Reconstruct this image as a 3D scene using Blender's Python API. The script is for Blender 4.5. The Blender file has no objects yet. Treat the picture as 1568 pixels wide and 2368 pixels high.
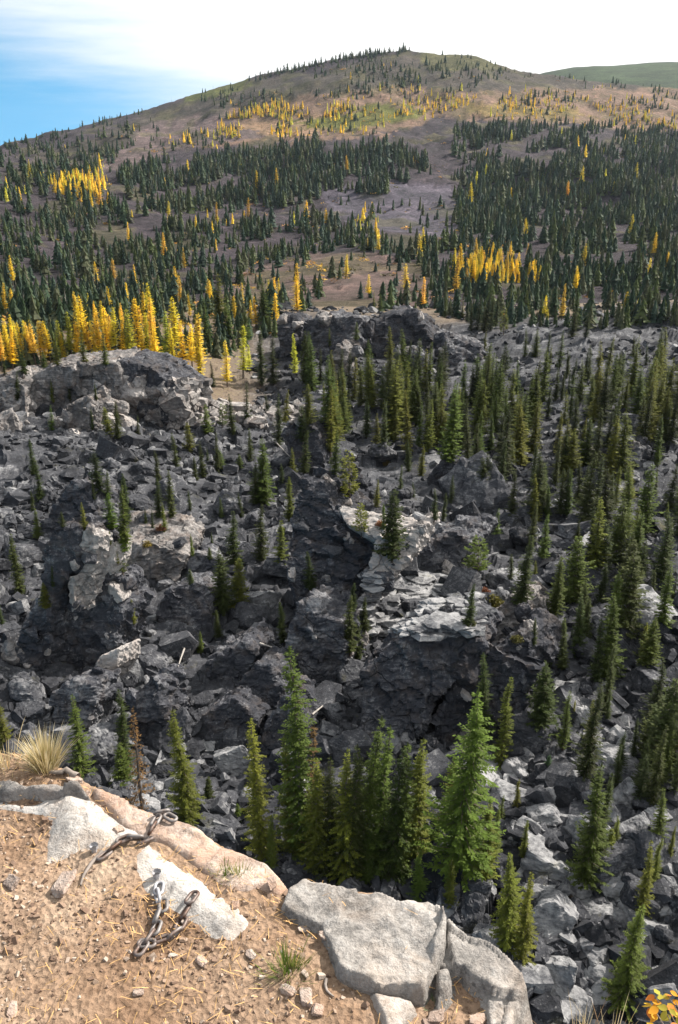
import bpy, bmesh, math, random
import numpy as np
from mathutils import Vector, Matrix
from mathutils.bvhtree import BVHTree

# ------------------------------------------------------------------ camera
PITCH = math.radians(22.0)
FPX = 887.0                      # focal length in pixels of a 678 x 1024 frame
SP, CP = math.sin(PITCH), math.cos(PITCH)
scene = bpy.context.scene
COL = scene.collection
cd = bpy.data.cameras.new('camera')
cd.sensor_fit = 'VERTICAL'; cd.sensor_height = 36.0
cd.lens = 36.0 * FPX / 1024.0
cd.clip_start = 0.05; cd.clip_end = 30000
cam = bpy.data.objects.new('camera', cd); COL.objects.link(cam)
cam.location = (0, 0, 0); cam.rotation_euler = (math.radians(90) - PITCH, 0, 0)
scene.camera = cam

# ------------------------------------------------------------------ light
SUN_AZ = math.radians(58)        # to the right of the viewing direction
SUN_EL = math.radians(41)
sun_dir = Vector((math.sin(SUN_AZ) * math.cos(SUN_EL), math.cos(SUN_AZ) * math.cos(SUN_EL), math.sin(SUN_EL)))
sl = bpy.data.lights.new('sun', 'SUN'); sl.energy = 5.0; sl.angle = math.radians(1.2); sl.color = (1.0, 0.93, 0.84)
so = bpy.data.objects.new('sun', sl); COL.objects.link(so)
so.rotation_euler = sun_dir.to_track_quat('Z', 'Y').to_euler(); so.location = (40, 20, 60)

world = bpy.data.worlds.new('World'); scene.world = world; world.use_nodes = True
vs = scene.view_settings
vs.view_transform = 'Standard'; vs.look = 'None'; vs.gamma = 1.0; vs.use_curve_mapping = False
vs.exposure = 1.0

def NT(tree):
    n, l = tree.nodes, tree.links
    def N(t, ins=None, **kw):
        nd = n.new(t)
        for k, v in kw.items(): setattr(nd, k, v)
        for k, v in (ins or {}).items():
            s = nd.inputs[k]
            if isinstance(v, bpy.types.NodeSocket): l.new(v, s)
            else:
                if hasattr(s, 'default_value') and s.type == 'RGBA' and len(v) == 3: v = (*v, 1)
                s.default_value = v
        return nd
    return N, l

def ramp(N, fac, stops, interp='LINEAR'):
    r = N('ShaderNodeValToRGB', {'Fac': fac}); cr = r.color_ramp; cr.interpolation = interp
    while len(cr.elements) > 1: cr.elements.remove(cr.elements[-1])
    cr.elements[0].position = stops[0][0]; cr.elements[0].color = (*stops[0][1], 1)
    for p, c in stops[1:]:
        e = cr.elements.new(p); e.color = (*c, 1)
    return r.outputs[0]

def build_world():
    t = world.node_tree; t.nodes.clear(); N, L = NT(t)
    g = N('ShaderNodeNewGeometry')
    d = N('ShaderNodeVectorMath', {0: g.outputs['Incoming'], 'Scale': -1.0}, operation='SCALE')
    hi = N('ShaderNodeVectorMath', {0: d.outputs[0], 1: (1, 1, .75), 2: (0, 0, .24)}, operation='MULTIPLY_ADD')
    sky = N('ShaderNodeTexSky', {'Vector': hi.outputs[0]}, sky_type='NISHITA', sun_disc=False, sun_elevation=SUN_EL, sun_rotation=SUN_AZ,
            air_density=1.0, dust_density=0.3, ozone_density=2.0, altitude=900)
    hsv = N('ShaderNodeHueSaturation', {'Hue': 0.478, 'Saturation': 1.4, 'Value': 2.0, 'Color': sky.outputs[0]})
    sep = N('ShaderNodeSeparateXYZ', {0: d.outputs[0]})
    m = lambda op, a, b, c=None: N('ShaderNodeMath', {0: a, 1: b} if c is None else {0: a, 1: b, 2: c}, operation=op).outputs[0]
    # sheet of thin high cloud: planar projection of the direction, so that streaks flatten to the horizon
    zz = m('MAXIMUM', m('ADD', sep.outputs[2], 0.06), 0.02)
    cx = m('DIVIDE', sep.outputs[0], zz); cy = m('DIVIDE', sep.outputs[1], zz)
    comb = N('ShaderNodeCombineXYZ', {0: m('MULTIPLY', cx, 0.16), 1: m('MULTIPLY', cy, 0.42), 2: 0.0})
    n1 = N('ShaderNodeTexNoise', {'Vector': comb.outputs[0], 'Scale': 1.3, 'Detail': 7.0, 'Roughness': 0.55})
    st = N('ShaderNodeMapping', {'Vector': d.outputs[0], 'Scale': (3.0, 3.0, 26.0)})
    n2 = N('ShaderNodeTexNoise', {'Vector': st.outputs[0], 'Scale': 1.6, 'Detail': 6.0, 'Roughness': 0.6})
    # the sheet's edge runs obliquely: clear towards the left horizon, closed to the right and overhead
    e = m('ADD', m('MULTIPLY', sep.outputs[2], 6.2), m('MULTIPLY', sep.outputs[0], 2.35))
    e = m('ADD', e, m('MULTIPLY', m('SUBTRACT', n1.outputs[0], 0.5), 0.35))
    e = m('ADD', e, m('MULTIPLY', m('SUBTRACT', n2.outputs[0], 0.5), 0.75))
    mr = N('ShaderNodeMapRange', {0: e, 1: -0.55, 2: 0.42, 3: 0.0, 4: 1.0}, interpolation_type='SMOOTHSTEP')
    cl = N('ShaderNodeMix', data_type='RGBA')
    ins = [q for q in cl.inputs if q.type == 'RGBA']
    t.links.new(mr.outputs[0], cl.inputs[0]); t.links.new(hsv.outputs[0], ins[0]); 
    # thin cloud is brightest round the sun and dimmer away from it
    dt = N('ShaderNodeVectorMath', {0: d.outputs[0], 1: tuple(sun_dir)}, operation='DOT_PRODUCT').outputs['Value']
    br = N('ShaderNodeMapRange', {0: dt, 1: -.5, 2: .65, 3: 0.0, 4: 1.0}, interpolation_type='SMOOTHSTEP').outputs[0]
    cc = ramp(N, br, [(0, (1.5, 1.75, 2.2)), (.55, (9.2, 9.8, 10.6)), (1, (14, 14, 13.6))])
    t.links.new(cc, ins[1])
    col = [o for o in cl.outputs if o.type == 'RGBA'][0]
    bg = N('ShaderNodeBackground', {'Color': col, 'Strength': 0.047})
    out = N('ShaderNodeOutputWorld', {'Surface': bg.outputs[0]})
build_world()

# ------------------------------------------------------------------ numeric helpers
rng = np.random.default_rng(11)
random.seed(11)
VW, VH = 1568.0, 2368.0          # survey coordinates used below

def ray(vx, vy):
    """direction per unit of horizontal distance Y: (X/Y, z/Y)"""
    px = (np.asarray(vx, float) / VW - .5) * 678 / FPX
    py = (np.asarray(vy, float) / VH - .5) * 1024 / FPX
    y = CP - py * SP; z = -SP - py * CP
    return px / y, z / y

def proj(X, Y, Z):
    dep = Y * CP - Z * SP; up = Y * SP + Z * CP
    return (X / dep * FPX / 678 + .5) * VW, (-up / dep * FPX / 1024 + .5) * VH

def at(vx, vy, Y):
    a, s = ray(vx, vy); return Vector((float(a * Y), float(Y), float(s * Y)))

def hsh(ix, iy, iz=0, k=0):
    h = (ix.astype(np.int64) * 374761393 + iy.astype(np.int64) * 668265263 + (iz.astype(np.int64) if isinstance(iz, np.ndarray) else iz) * 2147483647 + k * 974634777)
    h = (h ^ (h >> 13)) * 1274126177; h &= 0x7fffffff; h = (h ^ (h >> 16)) * 2246822519; h &= 0x7fffffff
    return ((h ^ (h >> 15)) & 0xffffff) / float(0xffffff)

def vnoise2(x, y, k=0):
    ix, iy = np.floor(x), np.floor(y); fx, fy = x - ix, y - iy
    fx = fx * fx * (3 - 2 * fx); fy = fy * fy * (3 - 2 * fy)
    a = hsh(ix, iy, 0, k); b = hsh(ix + 1, iy, 0, k); c = hsh(ix, iy + 1, 0, k); d = hsh(ix + 1, iy + 1, 0, k)
    return (a + (b - a) * fx + (c - a) * fy + (a - b - c + d) * fx * fy) * 2 - 1

def fbm2(x, y, o=4, k=0, r=.5):
    s = 0; A = 1.
    for i in range(o):
        s = s + A * vnoise2(x * 2 ** i + 17.3 * i, y * 2 ** i - 9.1 * i, k + i); A *= r
    return s

def vnoise3(p, k=0):
    i = np.floor(p); f = p - i; f = f * f * (3 - 2 * f); r = 0
    for dx in (0, 1):
        for dy in (0, 1):
            for dz in (0, 1):
                w = (f[:, 0] if dx else 1 - f[:, 0]) * (f[:, 1] if dy else 1 - f[:, 1]) * (f[:, 2] if dz else 1 - f[:, 2])
                r = r + w * hsh(i[:, 0] + dx, i[:, 1] + dy, i[:, 2] + dz, k)
    return r * 2 - 1

def chisel2(x, y, s, k=0, tilt=1.0):
    """jittered cells, each a tilted plane: broken-rock relief"""
    x = x / s; y = y / s; ix, iy = np.floor(x), np.floor(y)
    best = np.full(x.shape, 1e9); out = np.zeros(x.shape)
    for dx in (-1, 0, 1):
        for dy in (-1, 0, 1):
            jx, jy = ix + dx, iy + dy
            cx = jx + hsh(jx, jy, 1, k); cy = jy + hsh(jx, jy, 2, k)
            ex, ey = x - cx, y - cy; dd = ex * ex + ey * ey
            v = (hsh(jx, jy, 3, k) - .5) * 1.2 + tilt * ((hsh(jx, jy, 4, k) - .5) * 2.4 * ex + (hsh(jx, jy, 5, k) - .5) * 2.4 * ey)
            m = dd < best; best = np.where(m, dd, best); out = np.where(m, v, out)
    return out

def chisel3(p, s, k=0, tilt=1.0):
    p = p / s; i = np.floor(p); n = len(p); best = np.full(n, 1e9); out = np.zeros(n)
    for dx in (-1, 0, 1):
        for dy in (-1, 0, 1):
            for dz in (-1, 0, 1):
                j = i + (dx, dy, dz); jx, jy, jz = j.T
                e = p - j - np.stack([hsh(jx, jy, jz, k + q) for q in (1, 2, 3)], 1)
                dd = (e * e).sum(1)
                t = np.stack([hsh(jx, jy, jz, k + q) - .5 for q in (4, 5, 6)], 1) * 1.8 * tilt
                v = hsh(jx, jy, jz, k + 7) - .5 + (t * e).sum(1)
                m = dd < best; best = np.where(m, dd, best); out = np.where(m, v, out)
    return out

def smooth(a, b, x):
    t = np.clip((x - a) / (b - a), 0, 1); return t * t * (3 - 2 * t)

def mesh_np(name, V, F, mat=None, smooth_shade=False, attrs=None):
    """F: int array (n,3) or (n,4) or a list of such arrays"""
    V = np.asarray(V, np.float32)
    Fs = F if isinstance(F, list) else [F]
    Fs = [np.asarray(f, np.int32) for f in Fs if len(f)]
    me = bpy.data.meshes.new(name)
    nl = sum(f.size for f in Fs); nf = sum(len(f) for f in Fs)
    me.vertices.add(len(V)); me.vertices.foreach_set('co', V.ravel())
    me.loops.add(nl); me.polygons.add(nf)
    me.loops.foreach_set('vertex_index', np.concatenate([f.ravel() for f in Fs]))
    tot = np.concatenate([np.full(len(f), f.shape[1], np.int32) for f in Fs])
    me.polygons.foreach_set('loop_start', np.concatenate([[0], np.cumsum(tot)[:-1]]).astype(np.int32))
    if smooth_shade: me.polygons.foreach_set('use_smooth', np.ones(nf, bool))
    else: me.polygons.foreach_set('use_smooth', np.zeros(nf, bool))
    me.update(calc_edges=True)
    for an, av in (attrs or {}).items():
        av = np.asarray(av, np.float32)
        if av.ndim == 2:
            a = me.attributes.new(an, 'FLOAT_COLOR', 'POINT')
            if av.shape[1] == 3: av = np.concatenate([av, np.ones((len(av), 1), np.float32)], 1)
            a.data.foreach_set('color', av.ravel())
        else:
            a = me.attributes.new(an, 'FLOAT', 'POINT'); a.data.foreach_set('value', av)
    if mat: me.materials.append(mat)
    return me

def link(name, me, parent=None, loc=None, label=None, cat=None, group=None, kind=None):
    o = bpy.data.objects.new(name, me); COL.objects.link(o)
    if parent: o.parent = parent
    if loc is not None: o.location = loc
    for k, v in (('label', label), ('category', cat), ('group', group), ('kind', kind)):
        if v: o[k] = v
    return o

# ------------------------------------------------------------------ materials
def new_mat(name):
    m = bpy.data.materials.new(name); m.use_nodes = True; t = m.node_tree; t.nodes.clear()
    N, L = NT(t); return m, t, N, L

def mixc(N, t, f, a, b, mode='MIX'):
    n = N('ShaderNodeMix', data_type='RGBA', blend_type=mode)
    ca = [s for s in n.inputs if s.type == 'RGBA']; fs = n.inputs[0]
    for s, v in ((fs, f), (ca[0], a), (ca[1], b)):
        if isinstance(v, bpy.types.NodeSocket): t.links.new(v, s)
        else: s.default_value = v if not isinstance(v, tuple) else (*v, 1) if len(v) == 3 else v
    return [o for o in n.outputs if o.type == 'RGBA'][0]

def rock_material(name, dark, mid, pale, fleck=.5, moss=.0, warm=None, scale=1.0, bump=.6, lighten=.0, rough=.9, strata=0.0, rndmul=1.0, cracks=0.0):
    m, t, N, L = new_mat(name)
    pos = N('ShaderNodeNewGeometry').outputs['Position']
    def mth(op, a, b): return N('ShaderNodeMath', {0: a, 1: b}, operation=op).outputs[0]
    n1 = N('ShaderNodeTexNoise', {'Vector': pos, 'Scale': .35 * scale, 'Detail': 9.0, 'Roughness': .65}).outputs[0]
    n2 = N('ShaderNodeTexNoise', {'Vector': pos, 'Scale': 2.6 * scale, 'Detail': 8.0, 'Roughness': .7}).outputs[0]
    st = N('ShaderNodeMapping', {'Vector': pos, 'Rotation': (.5, -.55, .3), 'Scale': (.6 * scale, .6 * scale, 5.5 * scale)}).outputs[0]
    n3 = N('ShaderNodeTexNoise', {'Vector': st, 'Scale': .9, 'Detail': 6.0, 'Roughness': .65}).outputs[0]
    rnd = N('ShaderNodeAttribute', attribute_name='rnd').outputs['Fac']
    oi = N('ShaderNodeObjectInfo').outputs['Random']
    v = mth('ADD', mth('MULTIPLY', n1, .55), mth('MULTIPLY', n2, .45))
    v = mth('ADD', v, mth('MULTIPLY', mth('SUBTRACT', n3, .5), .35 + strata))
    v = mth('ADD', v, mth('MULTIPLY', mth('SUBTRACT', rnd, .5), .26 * rndmul))
    v = mth('ADD', v, mth('MULTIPLY', mth('SUBTRACT', oi, .5), .10 * rndmul))
    v = mth('ADD', v, lighten)
    c = ramp(N, v, [(.30, dark), (.52, mid), (.74, pale)])
    # fresh chips and crustose lichen
    n4 = N('ShaderNodeTexNoise', {'Vector': pos, 'Scale': 5.5 * scale, 'Detail': 5.0, 'Roughness': .6}).outputs[0]
    fl = N('ShaderNodeMapRange', {0: mth('ADD', n4, mth('MULTIPLY', mth('SUBTRACT', n1, .5), .5)), 1: .60, 2: .72, 3: 0., 4: fleck}, clamp=True).outputs[0]
    c = mixc(N, t, fl, c, pale)
    if warm:
        n5 = N('ShaderNodeTexNoise', {'Vector': pos, 'Scale': .8 * scale, 'Detail': 5.0, 'Roughness': .6}).outputs[0]
        c = mixc(N, t, N('ShaderNodeMapRange', {0: n5, 1: .50, 2: .72, 3: 0., 4: warm[1]}).outputs[0], c, warm[0])
    if moss:
        n6 = N('ShaderNodeTexNoise', {'Vector': pos, 'Scale': .45 * scale, 'Detail': 8.0, 'Roughness': .72}).outputs[0]
        c = mixc(N, t, N('ShaderNodeMapRange', {0: n6, 1: .60, 2: .70, 3: 0., 4: moss}).outputs[0], c, (.12, .11, .025))
    so_ = N('ShaderNodeAttribute', attribute_name='soil').outputs['Fac']
    sc_ = ramp(N, n2, [(.3, (.055, .042, .032)), (.5, (.13, .095, .07)), (.7, (.16, .14, .06))])
    c = mixc(N, t, so_, c, sc_)
    b1 = N('ShaderNodeTexNoise', {'Vector': pos, 'Scale': 3.2 * scale, 'Detail': 9.0, 'Roughness': .68}).outputs[0]
    bh = mth('ADD', mth('MULTIPLY', b1, .8), mth('MULTIPLY', n3, .2))
    if cracks:      # open joints
        wob = N('ShaderNodeVectorMath', {0: pos, 1: N('ShaderNodeVectorMath', {0: N('ShaderNodeTexNoise', {'Vector': pos, 'Scale': .5, 'Detail': 4.0}).outputs['Color'], 'Scale': 1.6}, operation='SCALE').outputs[0]}, operation='ADD').outputs[0]
        jm = N('ShaderNodeMapping', {'Vector': wob, 'Rotation': (.4, .5, .2), 'Scale': (.55, .3, .75)}).outputs[0]
        jd = N('ShaderNodeTexVoronoi', {'Vector': jm, 'Scale': cracks}, feature='DISTANCE_TO_EDGE').outputs['Distance']
        jf = N('ShaderNodeMapRange', {0: jd, 1: .0, 2: .024, 3: 1.0, 4: 0.0}).outputs[0]
        jf = mth('MULTIPLY', jf, N('ShaderNodeMapRange', {0: N('ShaderNodeTexNoise', {'Vector': pos, 'Scale': .28, 'Detail': 3.0}).outputs[0], 1: .48, 2: .60, 3: 0., 4: 1.}).outputs[0])
        c = mixc(N, t, mth('MULTIPLY', jf, .6), c, (.012, .012, .014))
        bh = mth('SUBTRACT', bh, mth('MULTIPLY', jf, 1.2))
    bp = N('ShaderNodeBump', {'Height': bh, 'Strength': bump, 'Distance': .35 / scale}).outputs[0]
    bs = N('ShaderNodeBsdfPrincipled', {'Base Color': c, 'Roughness': rough, 'Normal': bp, 'Specular IOR Level': .25})
    N('ShaderNodeOutputMaterial', {'Surface': bs.outputs[0]})
    return m

M = {}
M['rock'] = rock_material('slide_rock', (.011, .012, .0155), (.052, .054, .062), (.30, .30, .305), fleck=.42, moss=.30, bump=.6)
M['crag'] = rock_material('crag_rock', (.012, .013, .018), (.042, .044, .053), (.26, .26, .27), fleck=.5, moss=.10, bump=.6, strata=.06, cracks=.45, warm=((.17, .12, .08), .22))
M['bench'] = rock_material('bench_rock', (.024, .024, .027), (.105, .10, .10), (.36, .335, .32), fleck=.4, moss=.15, warm=((.22, .15, .11), .4), bump=.7, lighten=.06, cracks=.7)
def pale_rock(name, c0, c1, c2, spots, warm=None):
    """sunlit ledge stone: mottled, pitted, speckled with dark crustose lichen"""
    m, t, N, L = new_mat(name); pos = N('ShaderNodeNewGeometry').outputs['Position']
    def mth(op, a, b): return N('ShaderNodeMath', {0: a, 1: b}, operation=op).outputs[0]
    n1 = N('ShaderNodeTexNoise', {'Vector': pos, 'Scale': 3.5, 'Detail': 8.0, 'Roughness': .62}).outputs[0]
    n2 = N('ShaderNodeTexNoise', {'Vector': pos, 'Scale': 26.0, 'Detail': 7.0, 'Roughness': .72}).outputs[0]
    n3 = N('ShaderNodeTexNoise', {'Vector': pos, 'Scale': 120.0, 'Detail': 4.0, 'Roughness': .7}).outputs[0]
    v = mth('ADD', mth('ADD', mth('MULTIPLY', n1, .5), mth('MULTIPLY', n2, .4)), mth('MULTIPLY', n3, .25))
    c = ramp(N, v, [(.47, c0), (.57, c1), (.68, c2)])
    if warm:
        n5 = N('ShaderNodeTexNoise', {'Vector': pos, 'Scale': 6.0, 'Detail': 6.0, 'Roughness': .65, 'Distortion': .6}).outputs[0]
        c = mixc(N, t, N('ShaderNodeMapRange', {0: n5, 1: .46, 2: .66, 3: 0., 4: warm[1]}).outputs[0], c, warm[0])
    vo = N('ShaderNodeTexVoronoi', {'Vector': pos, 'Scale': 38.0, 'Randomness': 1.0})
    ms = N('ShaderNodeTexNoise', {'Vector': pos, 'Scale': 5.0, 'Detail': 3.0}).outputs[0]
    sp = N('ShaderNodeMapRange', {0: mth('ADD', vo.outputs['Distance'], mth('MULTIPLY', n2, .25)), 1: .36, 2: .27, 3: 0., 4: 1.}).outputs[0]
    sp = mth('MULTIPLY', sp, N('ShaderNodeMapRange', {0: ms, 1: .52, 2: .64, 3: 0., 4: spots}).outputs[0])
    c = mixc(N, t, sp, c, (.075, .07, .068))
    bh = mth('ADD', mth('MULTIPLY', n2, 1.0), mth('MULTIPLY', n3, .35))
    bp = N('ShaderNodeBump', {'Height': bh, 'Strength': .75, 'Distance': .02}).outputs[0]
    bs = N('ShaderNodeBsdfPrincipled', {'Base Color': c, 'Roughness': .9, 'Normal': bp, 'Specular IOR Level': .2})
    N('ShaderNodeOutputMaterial', {'Surface': bs.outputs[0]})
    return m
M['ledge'] = pale_rock('brink_rock', (.20, .15, .125), (.38, .305, .26), (.52, .45, .40), .6, ((.42, .24, .15), .6))
M['slab'] = pale_rock('slab_rock', (.125, .118, .112), (.295, .277, .26), (.46, .44, .42), .95, ((.42, .33, .26), .35))
M['whiterock'] = pale_rock('white_bedrock', (.22, .20, .185), (.43, .405, .38), (.58, .56, .535), .4, ((.46, .34, .25), .35))
M['greyband'] = pale_rock('grey_band', (.09, .088, .088), (.20, .192, .185), (.36, .34, .32), .5, ((.30, .2, .14), .3))

def terrain_material(name, bumps, rocky=False):
    """vegetation and soil colour, with painted slope shade, comes from the surveyed 'cover' attribute, broken up by noise"""
    m, t, N, L = new_mat(name)
    pos = N('ShaderNodeNewGeometry').outputs['Position']
    cov = N('ShaderNodeAttribute', attribute_name='cover').outputs['Color']
    n1 = N('ShaderNodeTexNoise', {'Vector': pos, 'Scale': .22, 'Detail': 10.0, 'Roughness': .8}).outputs[0]
    n2 = N('ShaderNodeTexNoise', {'Vector': pos, 'Scale': .03, 'Detail': 8.0, 'Roughness': .7}).outputs[0]
    n1 = N('ShaderNodeMath', {0: N('ShaderNodeMath', {0: n1, 1: .6}, operation='MULTIPLY').outputs[0], 1: N('ShaderNodeMath', {0: n2, 1: .4}, operation='MULTIPLY').outputs[0]}, operation='ADD').outputs[0]
    k = ramp(N, n1, [(.36, (.22, .26, .22)), (.46, (.7, .72, .68)), (.54, (1.1, 1.05, 1.05)), (.63, (2.3, 2.1, 1.95))])
    c = mixc(N, t, 1.0, cov, k, 'MULTIPLY')
    bp = N('ShaderNodeBump', {'Height': n1, 'Strength': 1.0, 'Distance': bumps}).outputs[0]
    bs = N('ShaderNodeBsdfPrincipled', {'Base Color': c, 'Roughness': .95, 'Normal': bp, 'Specular IOR Level': .1})
    N('ShaderNodeOutputMaterial', {'Surface': bs.outputs[0]})
    return m
M['mountain'] = terrain_material('mountain_cover', 3.0)

def leaf_material(name, src, transl=.35, var=.35):
    m, t, N, L = new_mat(name)
    if src == 'object': c = N('ShaderNodeObjectInfo').outputs['Color']
    else: c = N('ShaderNodeAttribute', attribute_name='tint').outputs['Color']
    pos = N('ShaderNodeNewGeometry').outputs['Position']
    n = N('ShaderNodeTexNoise', {'Vector': pos, 'Scale': 1.1, 'Detail': 3.0, 'Roughness': .6}).outputs[0]
    k = ramp(N, n, [(.3, (1 - var,) * 3), (.7, (1 + var, 1 + var * .9, 1 + var * .4))])
    c = mixc(N, t, 1.0, c, k, 'MULTIPLY')
    d = N('ShaderNodeBsdfPrincipled', {'Base Color': c, 'Roughness': .7, 'Specular IOR Level': .15})
    tr = N('ShaderNodeBsdfTranslucent', {'Color': c})
    mx = N('ShaderNodeMixShader', {0: transl, 1: d.outputs[0], 2: tr.outputs[0]})
    N('ShaderNodeOutputMaterial', {'Surface': mx.outputs[0]})
    return m
M['needles'] = leaf_material('conifer_needles', 'object', .33)
M['far_needles'] = leaf_material('far_needles', 'attr', .30)

def plain(name, col, rough=.85, metal=0., var=.3, scale=6., bump=.3, dist=.02, col2=None):
    m, t, N, L = new_mat(name)
    pos = N('ShaderNodeNewGeometry').outputs['Position']
    n = N('ShaderNodeTexNoise', {'Vector': pos, 'Scale': scale, 'Detail': 6.0, 'Roughness': .65}).outputs[0]
    c2 = col2 or tuple(min(1, x * (1 + var)) for x in col); c1 = tuple(x * (1 - var) for x in col)
    c = ramp(N, n, [(.35, c1), (.65, c2)])
    bp = N('ShaderNodeBump', {'Height': n, 'Strength': bump, 'Distance': dist}).outputs[0]
    bs = N('ShaderNodeBsdfPrincipled', {'Base Color': c, 'Roughness': rough, 'Metallic': metal, 'Normal': bp})
    N('ShaderNodeOutputMaterial', {'Surface': bs.outputs[0]})
    return m
M['bark'] = plain('bark', (.075, .055, .042), var=.5, scale=3)
M['dead_wood'] = plain('dead_wood', (.26, .24, .22), var=.4, scale=4)
M['twig'] = plain('twig', (.20, .17, .15), var=.3, scale=30)

# ------------------------------------------------------------------ terrain survey
SKY = np.array([(-700, 352), (-300, 348), (0, 340), (100, 311), (200, 286), (330, 252), (400, 232), (500, 203), (590, 178), (700, 152), (800, 131), (930, 111), (1000, 122), (1100, 129), (1170, 155), (1240, 168), (1400, 188), (1568, 200), (1900, 240), (2400, 300)], float)
CX = np.array([-500, 0, 300, 600, 900, 1200, 1568, 2068], float)
CANYON = [   # Y, then ground height under each survey column
    (3, [-46] * 8), (20, [-44] * 8),
    (30, [-42, -42, -42, -43, -43, -42, -41, -41]),
    (40, [-40, -40, -41, -41.5, -42, -40.5, -40, -39]),
    (50, [-38, -38, -39, -40.5, -41, -39.5, -38.5, -38]),
    (62, [-36, -36, -37, -38, -38, -38.5, -38, -37]),
    (78, [-34, -34, -35, -36, -36, -38, -38, -37]),
    (95, [-33, -33, -34, -36, -36.5, -37.5, -37.5, -36]),
    (120, [-32.5, -32.5, -34, -37, -38, -37, -37, -36]),
    (150, [-32, -32, -32.5, -37, -38, -37, -36, -35]),
    (185, [-33, -33, -33.5, -36, -37, -36, -34, -33]),
    (215, [-35, -35, -35, -35, -36, -35, -33, -32])]
MOUNT = [    # Y, then the survey row it appears at
    (260, [690, 690, 700, 695, 690, 690, 680, 680]),
    (320, [600, 610, 640, 660, 640, 640, 620, 620]),
    (400, [520, 540, 570, 600, 580, 590, 580, 580]),
    (520, [440, 460, 490, 520, 520, 540, 530, 530]),
    (650, [390, 410, 420, 450, 450, 470, 470, 470]),
    (740, [370, 380, 385, 400, 395, 395, 415, 415])]
UPPER = [(860, .20), (1000, .42), (1150, .66), (1250, .83), (1350, 1.0)]
XS = np.linspace(-700, 2400, 125)
rowsY, rowsZ = [], []
for Y, zs in CANYON:
    rowsY.append(Y); rowsZ.append(np.interp(XS, CX, zs))
for Y, vy in MOUNT:
    v = np.interp(XS, CX, vy); rowsY.append(Y); rowsZ.append(ray(XS, v)[1] * Y)
v740 = np.interp(XS, CX, MOUNT[-1][1]); vsk = np.interp(XS, SKY[:, 0], SKY[:, 1])
for Y, k in UPPER:
    rowsY.append(Y); rowsZ.append(ray(XS, v740 + (vsk - v740) * k)[1] * Y)
zc = rowsZ[-1]
for Y, f in ((1450, -6), (1650, -30), (2200, -75), (6000, -120)):
    rowsY.append(Y); rowsZ.append(np.minimum(zc + f, zc * .6 + f) if Y < 6000 else zc * 0 - 60)
LY = np.log(np.array(rowsY, float)); ZT = np.array(rowsZ)
kz = np.ones(5) / 5
for r in range(len(ZT)):
    if rowsY[r] < 800: ZT[r] = np.convolve(np.pad(ZT[r], 2, 'edge'), kz, 'valid')

def base_height(a, Y):
    """a = X/Y"""
    a = np.asarray(a, float); Y = np.asarray(Y, float); ly = np.log(Y)
    ri = np.clip(np.searchsorted(LY, ly) - 1, 0, len(LY) - 2); t = (ly - LY[ri]) / (LY[ri + 1] - LY[ri]); t = np.clip(t, 0, 1)
    z = np.full(a.shape, -35.0)
    for _ in range(4):
        vx, _v = proj(a * Y, Y, z)
        f = np.clip((vx + 700) / 3100 * 124, 0, 123.999); c = f.astype(int); f = f - c
        z0 = ZT[ri, c] * (1 - f) + ZT[ri, c + 1] * f; z1 = ZT[ri + 1, c] * (1 - f) + ZT[ri + 1, c + 1] * f
        z = z0 + (z1 - z0) * t
    return z

def relief(a, Y):
    X = a * Y
    can = 1 - smooth(190, 235, Y)
    z = can * (1.1 * fbm2(X / 14, Y / 14, 3, 5) + 0.8 * chisel2(X + 2 * fbm2(X / 3, Y / 3, 2, 9), Y, 5.2, 3) + .30 * chisel2(X, Y, 1.9, 8))
    bench = smooth(128, 140, Y) * (1 - smooth(-.16, -.06, a))
    z = z * (1 - .8 * bench)
    mt = smooth(225, 300, Y)
    amp = .8 + smooth(300, 800, Y) * 1.9
    sk = 1 - .75 * smooth(1150, 1340, Y)
    z = z + mt * amp * (3.4 * fbm2(X / 90, Y / 120, 4, 31) * sk + .9 * chisel2(X, Y, 17, 40) * sk + .35 * fbm2(X / 6, Y / 6, 2, 50))
    return z

NA = 540
AA = np.linspace(-.82, .82, NA)
YY = np.concatenate([np.exp(np.linspace(math.log(12), math.log(235), 330)), np.exp(np.linspace(math.log(235), math.log(1500), 190))[1:], [1650, 1900, 2300, 3200, 6000]])
A2, Y2 = np.meshgrid(AA, YY)
Z2 = base_height(A2.ravel(), Y2.ravel()).reshape(A2.shape) + relief(A2.ravel(), Y2.ravel()).reshape(A2.shape)
LYY = np.log(YY)

def ground_z(a, Y):
    fa = np.clip((np.asarray(a, float) + .82) / 1.64 * (NA - 1), 0, NA - 1.001); ia = fa.astype(int); fa = fa - ia
    ly = np.log(np.asarray(Y, float)); ir = np.clip(np.searchsorted(LYY, ly) - 1, 0, len(YY) - 2); fr = np.clip((ly - LYY[ir]) / (LYY[ir + 1] - LYY[ir]), 0, 1)
    g = lambda r: Z2[r, ia] * (1 - fa) + Z2[r, ia + 1] * fa
    return g(ir) * (1 - fr) + g(ir + 1) * fr

def hit_ground(vx, vy, ymin=14., ymax=1500.):
    """where the sight line through a survey point first meets the ground"""
    a, s = ray(vx, vy)
    fa = np.clip((a + .82) / 1.64 * (NA - 1), 0, NA - 1.001); ia = int(fa); fa -= ia
    zc_ = Z2[:, ia] * (1 - fa) + Z2[:, ia + 1] * fa
    f = zc_ - s * YY
    i0 = int(np.searchsorted(YY, ymin))
    idx = np.nonzero((f[i0:] >= 0) & (YY[i0:] <= ymax))[0]
    if not len(idx): return None
    i = i0 + idx[0]
    if i == 0: Y = YY[0]
    else:
        f0, f1 = f[i - 1], f[i]; Y = YY[i - 1] + (YY[i] - YY[i - 1]) * (-f0 / (f1 - f0) if f1 > f0 and f0 < 0 else 1)
    return Vector((a * Y, Y, s * Y))

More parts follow.
